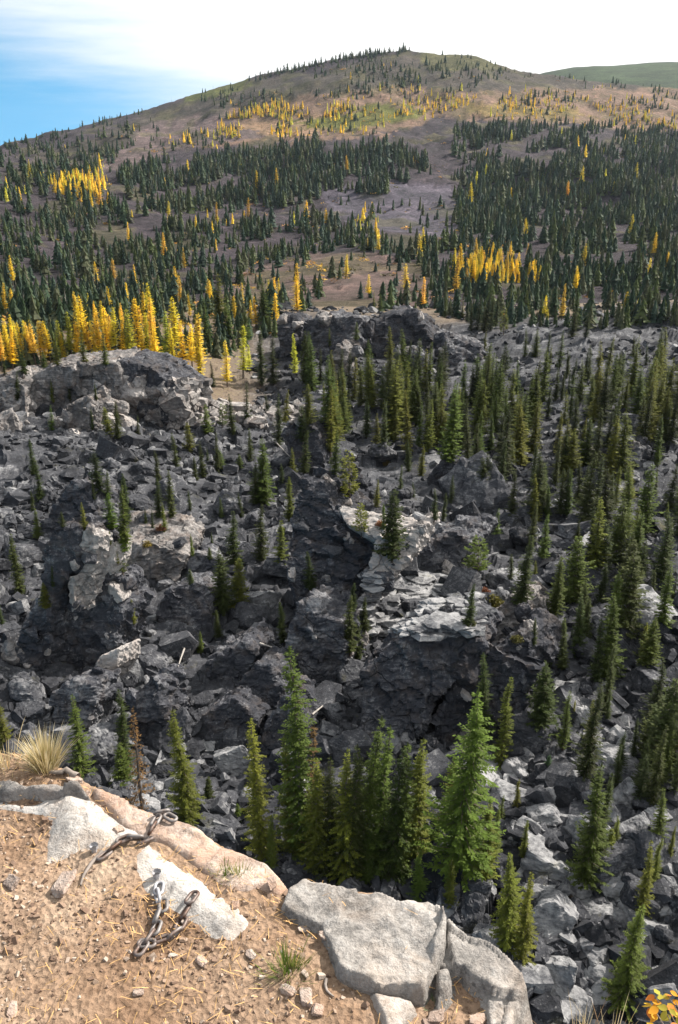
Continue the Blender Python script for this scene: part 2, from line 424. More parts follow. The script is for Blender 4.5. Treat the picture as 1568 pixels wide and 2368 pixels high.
# ground cover of the mountain (soil and low growth colours, slopes darkened for cloud shade)
def inpoly(x, y, poly):
    x = np.asarray(x, float); y = np.asarray(y, float); r = np.zeros(x.shape, bool); n = len(poly)
    for i in range(n):
        x0, y0 = poly[i]; x1, y1 = poly[(i + 1) % n]
        c = ((y0 > y) != (y1 > y)) & (x < (x1 - x0) * (y - y0) / ((y1 - y0) or 1e-9) + x0); r ^= c
    return r
PLATEAU = [(430, 290), (560, 255), (700, 228), (900, 200), (1100, 215), (1300, 205), (1700, 200), (1700, 320), (1300, 285), (1000, 275), (860, 310), (640, 330), (480, 350), (330, 345)]
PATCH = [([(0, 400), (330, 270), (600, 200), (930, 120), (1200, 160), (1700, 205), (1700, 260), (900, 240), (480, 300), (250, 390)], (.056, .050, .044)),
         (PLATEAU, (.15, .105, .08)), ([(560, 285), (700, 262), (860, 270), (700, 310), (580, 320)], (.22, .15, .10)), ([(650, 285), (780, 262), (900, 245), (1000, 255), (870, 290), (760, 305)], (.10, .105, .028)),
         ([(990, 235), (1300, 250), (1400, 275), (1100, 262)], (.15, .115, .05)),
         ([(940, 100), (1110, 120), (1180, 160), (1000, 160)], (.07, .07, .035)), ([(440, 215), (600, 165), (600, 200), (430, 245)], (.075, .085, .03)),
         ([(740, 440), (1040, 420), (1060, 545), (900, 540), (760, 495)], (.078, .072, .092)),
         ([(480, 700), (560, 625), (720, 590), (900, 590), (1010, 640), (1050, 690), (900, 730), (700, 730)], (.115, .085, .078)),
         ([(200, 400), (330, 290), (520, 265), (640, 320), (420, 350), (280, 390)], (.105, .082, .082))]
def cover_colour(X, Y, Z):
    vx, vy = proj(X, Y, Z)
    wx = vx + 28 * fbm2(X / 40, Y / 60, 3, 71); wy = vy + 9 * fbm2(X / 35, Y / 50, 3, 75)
    c = np.tile(np.array([.046, .040, .047]), (len(X), 1))  # dark slope soil, lowered further to paint in cloud shade
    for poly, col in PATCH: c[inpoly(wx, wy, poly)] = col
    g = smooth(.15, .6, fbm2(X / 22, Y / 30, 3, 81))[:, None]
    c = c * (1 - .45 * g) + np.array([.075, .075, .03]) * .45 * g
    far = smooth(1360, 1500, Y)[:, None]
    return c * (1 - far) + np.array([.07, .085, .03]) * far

def grid_faces(nr, nc):
    i = np.arange(nr * nc).reshape(nr, nc)
    return np.stack([i[:-1, :-1].ravel(), i[:-1, 1:].ravel(), i[1:, 1:].ravel(), i[1:, :-1].ravel()], 1)
KS = int(np.searchsorted(YY, 234.9)) + 1
V = np.stack([A2 * Y2, Y2, Z2], 2)
v = V[:KS].reshape(-1, 3)
rv = .5 + .5 * (chisel2(v[:, 0], v[:, 1], 1.9, 8, 0) / .6)
BVHs = []
link('canyon_ground', mesh_np('canyon_ground', v, grid_faces(KS, NA), M['rock'], attrs={'rnd': np.clip(rv, 0, 1) * .5, 'soil': np.clip(smooth(196, 230, v[:, 1] + 14 * fbm2(v[:, 0] / 12, v[:, 1] / 14, 3, 66)) + smooth(124, 134, v[:, 1]) * (1 - smooth(-.14, -.05, v[:, 0] / v[:, 1])), 0, 1)}), kind='structure')
v = V[KS - 1:].reshape(-1, 3)
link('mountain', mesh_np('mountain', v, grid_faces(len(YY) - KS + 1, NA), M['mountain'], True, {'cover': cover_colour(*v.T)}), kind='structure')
# farther green hill to the right of the summit
fx = np.linspace(-600, 4200, 120); fyy = np.linspace(1900, 5200, 60)
FX, FY = np.meshgrid(fx, fyy)
cr_x = np.array([-600, 600, 900, 1066, 1300, 1530, 1800, 2100, 2600, 4200]); cr_v = np.array([330, 250, 200, 168, 156, 150, 148, 170, 210, 330])
vxs = proj(FX, FY * 0 + 3000, FX * 0 + 250)[0]
crest = np.array([ray(784, vv)[1] for vv in np.interp(vxs.ravel(), np.array([-400, 700, 1000, 1240, 1330, 1450, 1540, 1640, 1800, 2400]), np.array([420, 330, 236, 174, 165, 158, 155, 158, 184, 330]))]).reshape(FX.shape) * 3000
FZ = crest - ((FY - 3000) / 1100) ** 2 * 150 * np.where(FY < 3000, 1, .8) + 5 * fbm2(FX / 150, FY / 150, 4, 91)
FZ = np.maximum(FZ, -140)
fv = np.stack([FX, FY, FZ], 2).reshape(-1, 3)
gc = np.tile([.032, .050, .022], (len(fv), 1)) * (1 + .35 * fbm2(fv[:, 0] / 90, fv[:, 1] / 60, 3, 93))[:, None]
link('far_hill', mesh_np('far_hill', fv, grid_faces(60, 120), M['mountain'], True, {'cover': gc}), kind='structure')

# ------------------------------------------------------------------ crags: big masses of bedrock, each of several blocks
def voxel_mesh(V, F, size):
    me = bpy.data.meshes.new('tmp'); me.from_pydata([tuple(q) for q in V], [], F); me.update()
    o = bpy.data.objects.new('tmp', me); COL.objects.link(o)
    md = o.modifiers.new('r', 'REMESH'); md.mode = 'VOXEL'; md.voxel_size = size
    dg = bpy.context.evaluated_depsgraph_get(); ev = o.evaluated_get(dg); m2 = ev.to_mesh()
    n = len(m2.vertices); co = np.empty(n * 3, np.float32); m2.vertices.foreach_get('co', co)
    nr = np.empty(n * 3, np.float32); m2.vertices.foreach_get('normal', nr)
    q = np.empty(len(m2.loops), np.int32); m2.loops.foreach_get('vertex_index', q)
    assert len(q) == 4 * len(m2.polygons)
    ev.to_mesh_clear(); bpy.data.objects.remove(o); bpy.data.meshes.remove(me)
    return co.reshape(-1, 3).astype(float), nr.reshape(-1, 3).astype(float), q.reshape(-1, 4)

FOL = np.array(Matrix.Rotation(.5, 3, 'X') @ Matrix.Rotation(-.5, 3, 'Y'))
def rock_displace(P, Nn, size, k, layered):
    Q = P @ FOL.T; Q = Q * np.array([1, 1, 1.0 + 2.4 * layered])
    d = .75 * chisel3(Q, 3.4 * size, k, .9) + .26 * chisel3(Q * (1, 1, 1.3), 1.2 * size, k + 20) + .07 * chisel3(Q, .45 * size, k + 40, 1.3) + .05 * vnoise3(P / (1.6 * size), k)
    return P + Nn * (d * size)[:, None]

def hit(vx, vy):
    """first thing a sight line meets: crag or ground"""
    a, s = ray(vx, vy); d = Vector((a, 1, s)).normalized(); best = hit_ground(vx, vy)
    for b in BVHs:
        h = b.ray_cast(Vector((0, 0, 0)), d)[0]
        if h is not None and (best is None or h.length < best.length): best = h
    return best

CRAG_TRIS = []; CRAG_POLYS = []
def crag(name, label, blocks, mat='crag', origin=None, cat='crag', layered=.3, vox=.0034):
    root = bpy.data.objects.new(name, None); COL.objects.link(root); root['label'] = label; root['category'] = cat
    first = None
    for bi, b in enumerate(blocks):
        poly, lean, back = b[0], b[1], b[2]; o = b[3] if len(b) > 3 else {}
        low = max(poly, key=lambda q: q[1])
        h = hit(*low) if o.get('on') else hit_ground(*low); Y0 = o.get('Y', h.y if h else 100.); z0 = float(ray(*low)[1] * Y0)
        fr = []; CRAG_POLYS.append((poly, Y0))
        for (x, y) in poly:
            a, s = ray(x, y); Y = (Y0 - lean * z0) / (1 - lean * s); fr.append(np.array([a * Y, Y, s * Y]))
        fr = np.array(fr); zmin = fr[:, 2].min(); hgt = fr[:, 2].max() - zmin
        sink = fr[:, 2] < zmin + .25 * hgt; fr[sink, 2] -= o.get('sink', 1.6); 
        bk = fr + np.array(back) * (1 - .0); n = len(fr)
        bk[~sink, 2] += 0; bk[sink, 2] -= .5
        V = np.concatenate([fr, bk]); F = [list(range(n)), list(range(2 * n - 1, n - 1, -1))]
        F += [[(i + 1) % n, i, n + i, n + (i + 1) % n] for i in range(n)]
        P, Nn, q = voxel_mesh(V, F, max(.1, Y0 * vox))
        P = rock_displace(P, Nn, np.clip(hgt / 6.5, .35, 1.3) * o.get('rough', 1.0), 100 + 37 * bi + len(name), o.get('layered', layered))
        if first is None: first = Vector((fr[:, 0].mean(), Y0, zmin)); root.location = first
        BVHs.append(BVHTree.FromPolygons([Vector(p) for p in P], q.tolist())); CRAG_TRIS.append(len(q) * 2)
        me = mesh_np('rock_block', P - np.array(first), q, M[o.get('mat', mat)], attrs={'rnd': np.full(len(P), o.get('rnd', rng.uniform(.35, .6)))})
        link('rock_block', me, root)
    return root

tilted = crag('tilted_crag', 'tall tilted dark crag with a pale sunlit right edge above grass tuft', [
    ([(132, 1213), (187, 1225), (172, 1325), (150, 1333), (120, 1370), (112, 1440), (75, 1520), (30, 1540), (10, 1520), (55, 1440), (95, 1360), (95, 1270)], .25, (2.0, 3.6, -.4), {'rough': .42, 'rnd': .3}),
    ([(160, 1420), (200, 1375), (250, 1330), (270, 1345), (265, 1395), (292, 1410), (280, 1440), (270, 1490), (230, 1560), (220, 1545), (150, 1555), (118, 1545), (130, 1490)], .3, (1.6, 3.0, -.2), {'rough': .45, 'rnd': .45}),
    ([(187, 1224), (226, 1240), (222, 1275), (213, 1325), (194, 1378), (184, 1350), (176, 1318)], .05, (.9, 1.2, -.2), {'mat': 'bench', 'rnd': .7, 'Y': 59.5, 'sink': 0, 'rough': .3}),  # right face: sunlight painted in as a paler rock colour
    ([(153, 1335), (174, 1332), (176, 1380), (164, 1425), (158, 1390)], .05, (1.4, 1.4, -.2), {'mat': 'bench', 'rnd': .85, 'Y': 58.8, 'sink': 0, 'rough': .4}),
    ([(226, 1520), (274, 1498), (270, 1540), (236, 1568), (226, 1558)], .2, (1.4, 2.0, -.2), {'mat': 'bench', 'rnd': 1.2, 'Y': 56.5, 'sink': .3, 'rough': .3}),
    ([(235, 1262), (268, 1262), (262, 1300), (238, 1320)], .3, (1.0, 1.6, -.2), {'mat': 'bench', 'rnd': 1.1, 'on': True, 'sink': .5, 'rough': .3})])
crag('flat_topped_outcrop', 'low outcrop with a pale flat top beside the tilted crag', [
    ([(245, 1262), (290, 1256), (350, 1262), (400, 1270), (430, 1300), (390, 1345), (310, 1320), (270, 1320)], .4, (1.0, 7.0, .6), {'mat': 'bench'})])
central = crag('overhanging_crag', 'dark central crag with layered pale underside, small pine on top', [
    ([(700, 1105), (745, 1115), (765, 1165), (800, 1205), (870, 1235), (885, 1280), (850, 1330), (830, 1390), (800, 1440), (780, 1520), (730, 1500), (690, 1420), (660, 1340), (670, 1200)], .75, (3.2, 6.5, -.3), {'layered': .5, 'rough': .5, 'rnd': .3}),
    ([(870, 1240), (975, 1222), (940, 1300), (890, 1350), (828, 1412), (846, 1335)], .5, (2.2, 4.0, .0), {'mat': 'bench', 'layered': 1.4, 'rnd': 1.15, 'Y': 64, 'rough': .35, 'sink': .4}),  # lit right side, its brightness put into the paler rock
    ([(680, 1400), (720, 1420), (790, 1440), (800, 1520), (780, 1580), (720, 1560), (660, 1500)], .3, (2, 4, 0), {'rough': .5}),
    ([(775, 1165), (830, 1178), (960, 1196), (976, 1226), (880, 1248), (800, 1212)], 2.2, (.4, .8, -.8), {'mat': 'bench', 'rnd': .95, 'on': True, 'sink': .1, 'rough': .35})])  # lit top surface, sunlight painted in with the paler rock
wedge = crag('wedge_outcrop', 'wedge shaped dark outcrop with pale end right of the overhanging crag', [
    ([(950, 1290), (1000, 1250), (1050, 1235), (1095, 1240), (1105, 1262), (1060, 1300), (1030, 1335), (960, 1335)], .4, (2.5, 5.0, .2))])
great = crag('great_slab', 'huge smooth dark slab face behind the tallest fir', [
    ([(875, 1530), (950, 1465), (1005, 1450), (1065, 1445), (1105, 1460), (1130, 1500), (1115, 1520), (1060, 1575), (1010, 1612), (972, 1660), (932, 1712), (890, 1715), (834, 1660), (834, 1560)], .45, (2.0, 6.0, -.6), {'rough': .55}),
    ([(1105, 1460), (1115, 1435), (1200, 1365), (1230, 1400), (1240, 1440), (1215, 1450), (1155, 1485), (1130, 1500)], .5, (2.4, 4.0, -.8), {'mat': 'bench', 'rough': .6}),
    ([(1064, 1580), (1135, 1508), (1200, 1465), (1235, 1480), (1240, 1520), (1225, 1585), (1215, 1640), (1220, 1710), (1165, 1730), (1095, 1730), (1000, 1722), (985, 1672), (1020, 1625)], .45, (2.6, 5.0, -.6), {'rough': .8})], layered=.2)
crag('cracked_outcrop', 'dark outcrop split into square blocks by wide cracks', [
    ([(465, 1655), (540, 1612), (598, 1665), (573, 1715), (550, 1740), (500, 1720)], .5, (1.2, 3.2, -.3), {'rough': .5}),
    ([(546, 1588), (592, 1533), (622, 1538), (655, 1595), (612, 1665), (600, 1655)], .5, (1.2, 3.0, -.3), {'rough': .5}),
    ([(470, 1535), (565, 1480), (595, 1500), (592, 1527), (540, 1578), (520, 1590), (480, 1570)], .5, (1.2, 4.0, -.3), {'rough': .6}),
    ([(620, 1668), (658, 1606), (690, 1635), (695, 1690), (655, 1755), (580, 1748), (605, 1705)], .45, (1.2, 3.2, -.3), {'rough': .6})], layered=.1)
crag('leaning_block', 'dark block with one pale edge above the browned spruce', [
    ([(295, 1610), (350, 1570), (365, 1590), (367, 1620), (385, 1650), (370, 1720), (305, 1700)], .3, (1.5, 2.5, -.3))], cat='rock')
crag('rough_block', 'blocky grey rock low on the slope behind the dry grass tuft', [
    ([(120, 1600), (165, 1580), (215, 1585), (225, 1625), (210, 1660), (170, 1690), (110, 1680)], .4, (1.2, 2.6, -.3))], cat='rock')
crag('mid_slope_rock', 'broad grey rock face midway between tilted and overhanging crags', [
    ([(360, 1405), (400, 1360), (450, 1355), (480, 1400), (475, 1440), (430, 1462), (360, 1460)], .8, (1.0, 3.6, -.2)),
    ([(430, 1300), (460, 1275), (500, 1300), (500, 1335), (450, 1348)], .6, (1.0, 3.0, -.2))], cat='rock')
bench = crag('bench_cliff', 'pale jointed cliff beneath the golden larch stand', [
    ([(50, 930), (55, 880), (115, 850), (170, 848), (182, 880), (178, 920), (120, 925)], .2, (1.5, 9, .2), {'Y': 116, 'sink': 7, 'rough': .85, 'rnd': .5}),
    ([(178, 850), (220, 840), (270, 838), (282, 875), (262, 912), (205, 920), (180, 915)], .2, (1.5, 9, .2), {'Y': 116.6, 'sink': 7, 'rough': .85, 'rnd': .5}),
    ([(272, 836), (320, 842), (360, 855), (385, 880), (425, 905), (420, 940), (380, 935), (340, 918), (310, 908), (268, 890)], .25, (2, 9, -.2), {'mat': 'crag', 'Y': 117, 'sink': 8, 'rough': .7}),
    ([(150, 938), (210, 917), (222, 955), (212, 990), (155, 990)], .3, (1.5, 4, 0), {'Y': 109, 'sink': 5, 'rough': .85, 'rnd': .5}),
    ([(-40, 960), (-30, 880), (20, 870), (55, 890), (60, 950), (20, 980)], .4, (2, 8, 0), {'Y': 112, 'sink': 6, 'rough': .85, 'rnd': .5})], mat='bench', layered=-.2, vox=.0024)
crag('dark_fin', 'dark triangular fin of rock just behind the tilted crag', [
    ([(85, 1225), (165, 1112), (215, 1150), (225, 1230), (190, 1275), (90, 1275)], .5, (1.6, 4.0, -.6), {'rough': .6})], cat='rock')
crag('smooth_dome', 'smooth dark domed rock among spruces under the yellow green larch', [
    ([(650, 1000), (672, 978), (705, 976), (725, 990), (750, 1060), (720, 1090), (665, 1060)], .5, (2, 5, -.5), {'rough': .45})], cat='rock')
ridge = crag('far_rock_ridge', 'broken grey rock ridge across the middle distance', [
    ([(640, 770), (658, 722), (690, 742), (702, 790), (680, 835), (640, 820)], .5, (3, 8, -.5)),
    ([(700, 745), (760, 726), (820, 742), (830, 800), (785, 835), (715, 820)], .5, (3, 8, -.5)),
    ([(838, 748), (920, 722), (970, 736), (1003, 790), (965, 835), (880, 835), (840, 805)], .5, (3, 9, -.5)),
    ([(755, 830), (790, 785), (800, 850), (770, 880)], .4, (3, 4, 0), {'mat': 'bench'}),
    ([(1000, 765), (1080, 790), (1115, 805), (1100, 845), (1020, 855)], .9, (3, 8, -1)),
    ([(900, 830), (930, 800), (960, 840), (930, 870)], .5, (3, 4, -.4), {'mat': 'bench'})], layered=.2)
mound = crag('right_mound', 'pale rubbly mound among dense spruces', [
    ([(1314, 1015), (1334, 992), (1374, 987), (1414, 1000), (1440, 1015), (1484, 1040), (1484, 1068), (1409, 1085), (1369, 1075), (1324, 1060)], .9, (2, 6, -.6), {'mat': 'rock', 'rnd': .8})], layered=.3, cat='rock')
crag('low_dark_rock', 'low dark rounded rock under the bushy pale green fir', [
    ([(984, 1105), (1019, 1065), (1064, 1075), (1084, 1110), (1064, 1135), (994, 1130)], .7, (2, 4, -.4), {'rough': .5})], cat='rock')
print('crag tris', sum(CRAG_TRIS))

def surf_z(X, Y, zmax=None):
    """height of the ground or of a crag's top at a place"""
    z = float(ground_z(X / Y, Y))
    for b in BVHs:
        h = b.ray_cast(Vector((X, Y, 60)), Vector((0, 0, -1)))[0]
        if h is not None and h.z > z: z = h.z
    return z

# ------------------------------------------------------------------ loose rock
def shard(seed, flat=1.0, cuts=9):
    r = random.Random(seed); bm = bmesh.new(); bmesh.ops.create_cube(bm, size=1.0)
    sc = (r.uniform(.8, 1.5), r.uniform(.6, 1.0), r.uniform(.4, .8) * flat)
    bmesh.ops.scale(bm, vec=sc, verts=bm.verts)
    for i in range(cuts):
        n = Vector((r.gauss(0, 1), r.gauss(0, 1), r.gauss(0, 1))).normalized()
        ext = sum(abs(n[k]) * sc[k] * .5 for k in range(3))
        g = list(bm.verts) + list(bm.edges) + list(bm.faces)
        res = bmesh.ops.bisect_plane(bm, geom=g, dist=1e-4, plane_co=n * ext * r.uniform(.55, .82), plane_no=n, clear_outer=True)
        ed = [e for e in res['geom_cut'] if isinstance(e, bmesh.types.BMEdge)]
        if len(ed) >= 3: bmesh.ops.contextual_create(bm, geom=ed)
    bmesh.ops.triangulate(bm, faces=bm.faces)
    V = np.array([v.co[:] for v in bm.verts]); bm.verts.index_update(); F = np.array([[v.index for v in f.verts] for f in bm.faces]); bm.free()
    c = (V.max(0) + V.min(0)) / 2; V = V - c
    return V / np.abs(V).max() * .5 * 1.25, F
SHARDS = [shard(100 + i, .7 if i % 3 else 1.0, 6 + i % 5) for i in range(26)]

def rot_np(n, tilt):
    """random rotations: free spin about z, moderate tilt"""
    az = rng.uniform(0, 2 * np.pi, n); tx = rng.normal(0, tilt, n); ty = rng.normal(0, tilt, n)
    c, s = np.cos, np.sin; Z = np.zeros((n, 3, 3)); X = np.zeros((n, 3, 3)); Yr = np.zeros((n, 3, 3))
    Z[:, 0, 0] = c(az); Z[:, 0, 1] = -s(az); Z[:, 1, 0] = s(az); Z[:, 1, 1] = c(az); Z[:, 2, 2] = 1
    X[:, 0, 0] = 1; X[:, 1, 1] = c(tx); X[:, 1, 2] = -s(tx); X[:, 2, 1] = s(tx); X[:, 2, 2] = c(tx)
    Yr[:, 1, 1] = 1; Yr[:, 0, 0] = c(ty); Yr[:, 0, 2] = s(ty); Yr[:, 2, 0] = -s(ty); Yr[:, 2, 2] = c(ty)
    return X @ Yr @ Z

def scatter(templates, P, S, R, rnd, extra=None):
    """one joined mesh from many placed templates"""
    n = len(P); pick = rng.integers(0, len(templates), n); Vs, Fs, As, E, off = [], [], [], [], 0
    for k, (V, F) in enumerate(templates):
        m = np.nonzero(pick == k)[0]
        if not len(m): continue
        W = np.einsum('nij,vj->nvi', R[m], V) * (S[m][:, None, None] if S.ndim == 1 else S[m][:, None, :]) + P[m][:, None, :]
        nv = len(V); Vs.append(W.reshape(-1, 3)); Fs.append((F[None] + (np.arange(len(m)) * nv)[:, None, None]).reshape(-1, F.shape[1]) + off)
        As.append(np.repeat(rnd[m], nv, 0)); off += nv * len(m)
    return np.concatenate(Vs), np.concatenate(Fs), np.concatenate(As)

def clear_of_crags(X, Y, Z):
    vx, vy = proj(X, Y, Z); m = np.ones(X.shape, bool)
    for poly, Y0 in CRAG_POLYS: m &= ~(inpoly(vx, vy, poly) & (Y < Y0 + 3))
    return m
def bench_mask(a, Y): return (Y > 126) & (a < -.1)
nb = 22500
a_ = rng.uniform(-.78, .78, nb * 2); Y_ = np.exp(rng.uniform(math.log(24), math.log(232), nb * 2))
patch = fbm2(a_ * 14, np.log(Y_) * 11, 3, 200)
keep = clear_of_crags(a_ * Y_, Y_, ground_z(a_, Y_) + .3) & (~bench_mask(a_, Y_)) & (rng.uniform(-.9, .7, nb * 2) < patch)
a_, Y_ = a_[keep][:nb], Y_[keep][:nb]; n = len(a_)
S = np.exp(rng.normal(math.log(.50), .55, n)) * (1 + smooth(60, 200, Y_) * .35); S = np.clip(S, .2, 3.0)
P = np.stack([a_ * Y_, Y_, ground_z(a_, Y_) + S * .10], 1)
V, F, A = scatter(SHARDS, P, S, rot_np(n, .45), np.clip(rng.normal(.46, .36, n), 0, 1.25))
link('rubble', mesh_np('rubble', V, F, M['rock'], attrs={'rnd': A}), kind='stuff', label='grey broken rubble filling the slope between the boulders', cat='rubble')
# broken joint blocks standing on and before the bench cliff
BLK = []
for i in range(9):
    V, F = shard(700 + i, 1.05, 7 + i % 4); P0, N0, q0 = voxel_mesh(V, F.tolist(), .085)
    BLK.append((P0 + N0 * (.07 * chisel3(P0, .40, 60 + i) + .03 * chisel3(P0, .18, i + 80))[:, None], q0))
BLKC = {}
def add_block(root, h, sz, mat, rnd, tilt=.4, st=1.0):
    k = (int(rng.integers(0, 9)), mat, round(rnd * 3) / 3)
    if k not in BLKC:
        V, F = BLK[k[0]]; BLKC[k] = mesh_np('rock_block', V, F, M[mat], attrs={'rnd': np.full(len(V), k[2])})
    o = link('rock_block', BLKC[k], root); o.location = h - root.location; o.scale = (sz, sz * rng.uniform(.7, 1.0), sz * st); o.rotation_euler = (rng.normal(0, tilt), rng.normal(0, tilt), rng.uniform(0, 6.28))
for k in range(130):
    vx = rng.uniform(-20, 440); vy = rng.uniform(850, 1005) if vx < 330 else rng.uniform(880, 970)
    h = hit(vx, vy)
    if h is None or h.y > 128: continue
    sz = float(np.exp(rng.normal(math.log(1.35), .45))); add_block(bench, h + Vector((0, .42 * sz, -.12 * sz)), sz, 'bench', rng.uniform(.2, 1.1))
# fractured blocks that break up the edges of the big crags
for root, n_, (x0, x1, y0, y1), mats in [(tilted, 34, (20, 300, 1225, 1560), ('crag', 'crag', 'bench')), (central, 50, (660, 980, 1110, 1520), ('crag', 'crag', 'bench')), (wedge, 12, (940, 1110, 1235, 1340), ('crag', 'bench')),
        (great, 22, (1060, 1245, 1370, 1720), ('crag', 'crag', 'bench')), (ridge, 46, (640, 1120, 725, 850), ('crag', 'crag', 'bench')), (mound, 30, (1310, 1490, 990, 1080), ('rock', 'bench'))]:
    for k in range(n_):
        vx, vy = rng.uniform(x0, x1), rng.uniform(y0, y1); h = hit(vx, vy); hg = hit_ground(vx, vy)
        if h is None or (hg is not None and h.y > hg.y - .3): continue
        mt = random.choice(mats); sz = float(np.exp(rng.normal(math.log(.85 if root is not ridge else 1.9), .4)))
        add_block(root, h + Vector((0, .36 * sz, -.1 * sz)), sz, mt, rng.uniform(.7, 1.0) if mt == 'bench' else rng.uniform(.15, .8), .5, rng.uniform(.8, 1.5))
q = [hit(rng.uniform(400, 700), rng.uniform(880, 985)) for _ in range(700)]
q = np.array([tuple(h) for h in q if h is not None and 90 < h.y < 135]); n = len(q)
V, F, A = scatter(SHARDS, q + np.array([0, 0, .1]), np.exp(rng.normal(math.log(.85), .45, n)), rot_np(n, .4), np.clip(rng.normal(.65, .28, n), 0, 1.1))
link('pink_rubble', mesh_np('pink_rubble', V, F, M['bench'], attrs={'rnd': A}), kind='stuff', label='pinkish pale rubble trailing right from the bench cliff', cat='rubble')
# scree fan of pale flakes in front of the overhanging crag
q = [hit(rng.uniform(840, 1110), rng.uniform(1330, 1470)) for _ in range(900)]
q = np.array([tuple(h) for h in q if h is not None and 50 < h.y < 90]); n = len(q)
Sx = np.exp(rng.normal(math.log(.7), .45, n)); S3 = np.stack([Sx, Sx * .75, Sx * .32], 1)
V, F, A = scatter(SHARDS, q + np.array([0, 0, .1]), S3, rot_np(n, .25), np.clip(rng.normal(.85, .2, n), 0, 1.2))
link('flake_scree', mesh_np('flake_scree', V, F, M['rock'], attrs={'rnd': A}), kind='stuff', label='pale flat flakes of scree between central crag and great slab', cat='scree')

BOULDER_ME = []; BOULDER_PALE = []
for i in range(14):
    V, F = shard(500 + i, .9, 10)
    P0, N0, q0 = voxel_mesh(V, F.tolist(), .055)
    P0 = P0 + N0 * (.05 * chisel3(P0, .42, i) + .022 * chisel3(P0, .17, i + 9))[:, None]
    BOULDER_ME.append(mesh_np('boulder', P0, q0, M['rock'], attrs={'rnd': np.full(len(P0), .4)})); BOULDER_PALE.append(mesh_np('boulder', P0, q0, M['rock'], attrs={'rnd': np.full(len(P0), 1.0)}))
# zones of the slope that a viewer can find
def rock_zone(vx, vy):
    if vy < 1000 and vx < 640: return 'on the pale bench under the golden larches'
    if vy < 960: return 'on the broken ridge in the middle distance' if vx < 1120 else 'on the far slope above the dense spruces'
    if vy < 1210: return 'on the upper slope above the tilted crag' if vx < 640 else 'among the dense mid valley spruces' if vx < 1250 else 'around the pale rubbly mound'
    if vy < 1480: return 'between the tilted and overhanging crags' if vx < 680 else 'near the overhanging crag' if vx < 1130 else 'on the open slope right of the great slab'
    if vy < 1760: return 'below the tilted crag' if vx < 700 else 'round the foot of the great slab' if vx < 1240 else 'on the scree slope right of the great slab'
    if vx < 720: return 'on the slope just past the ledge with chains'
    if vx < 1130: return 'under the dense clump of tall spruces'
    return 'in the pale boulder field beyond the ledge corner'
BZ = {}
placed = []; cnt = 0; tries = 0
BOULDERS = [(1275, 2140, 3.4), (1235, 2190, 3.0), (1310, 2160, 2.6), (1190, 1860, 3.0), (1265, 1990, 3.6), (1240, 1960, 2.6), (1500, 1980, 3.0), (1480, 2150, 3.4), (1540, 2310, 3.6), (1400, 2300, 2.6), (1300, 2260, 2.6), (1270, 2300, 2.4), (1370, 1510, 3.0), (1430, 1500, 3.8), (1500, 1440, 4.2), (1545, 1400, 3.6), (1180, 1350, 2.6), (1310, 1330, 2.6), (1420, 1440, 3.2), (70, 960, 3.0), (45, 975, 2.6), (95, 955, 2.8), (110, 1330, 3.0), (60, 1290, 3.2), (20, 1280, 3.0), (325, 1360, 3.0), (330, 1310, 2.6), (250, 1700, 2.2), (215, 1690, 2.4), (235, 1740, 2.0), (390, 1700, 2.6), (1200, 1790, 2.4), (1300, 1850, 2.4), (1400, 1900, 2.2), (1460, 1870, 2.6), (1070, 2060, 2.4), (1100, 2090, 2.0), (1350, 2060, 2.2), (1430, 2050, 2.4), (1340, 1930, 2.4), (1330, 2230, 2.8), (1240, 2080, 2.2), (1220, 2050, 2.0)]
while cnt < 300 and tries < 6000:
    if tries < len(BOULDERS): vx, vy, sz = BOULDERS[tries]
    else: vx, vy, sz = rng.uniform(-20, 1590), rng.uniform(880, 2380), float(np.exp(rng.normal(math.log(1.75), .33)))
    tries += 1
    if vx > 1130 and vy > 1700: sz *= .72
    pale = random.random() < (.75 if vx > 1130 and vy > 1700 else .25)
    h = hit(vx, vy)
    hg = hit_ground(vx, vy)
    if h is None or hg is None or h.y < hg.y - .6 and sz > 1.3: continue
    if h.y > 200 or (bench_mask(h.x / h.y, h.y)): continue
    if vy > 1980 and vx < 640: continue
    if sz > 1.0 and not clear_of_crags(*[np.array([q_]) for q_ in (h.x, h.y, h.z + .4 * sz)])[0]: continue
    dpx = sz / h.length * 900
    if any((vx - q[0]) ** 2 + (vy - q[1]) ** 2 < ((dpx + q[2]) * .75) ** 2 for q in placed): continue
    placed.append((vx, vy, dpx))
    z = rock_zone(vx, vy); size = 'large' if sz > 2.3 else 'mid-sized' if sz > 1.6 else 'small'
    o = link('boulder', random.choice(BOULDER_PALE if pale else BOULDER_ME), loc=h + Vector((0, .15 * sz, .02 * sz)), cat='boulder', group='boulders ' + z)
    BZ.setdefault((z, size), []).append((vx, o))
    o.rotation_euler = (rng.normal(0, .45), rng.normal(0, .45), rng.uniform(0, 6.28)); s = sz * 1.15
    o.scale = (s, s * rng.uniform(.8, 1.1), s * rng.uniform(.75, 1.1)); cnt += 1
ORD = 'zeroth first second third fourth fifth sixth seventh eighth ninth tenth eleventh twelfth thirteenth fourteenth fifteenth sixteenth seventeenth eighteenth nineteenth twentieth'.split()
TENS = ['', '', 'twenty', 'thirty', 'forty', 'fifty', 'sixty', 'seventy', 'eighty', 'ninety']
def ordinal(i, n):
    if n == 1: return 'only'
    if i == 0: return 'leftmost'
    if i == n - 1: return 'rightmost'
    i += 1
    if i <= 20: return ORD[i]
    return TENS[i // 10] + '-' + ORD[i % 10] if i % 10 else TENS[i // 10][:-1] + 'ieth'
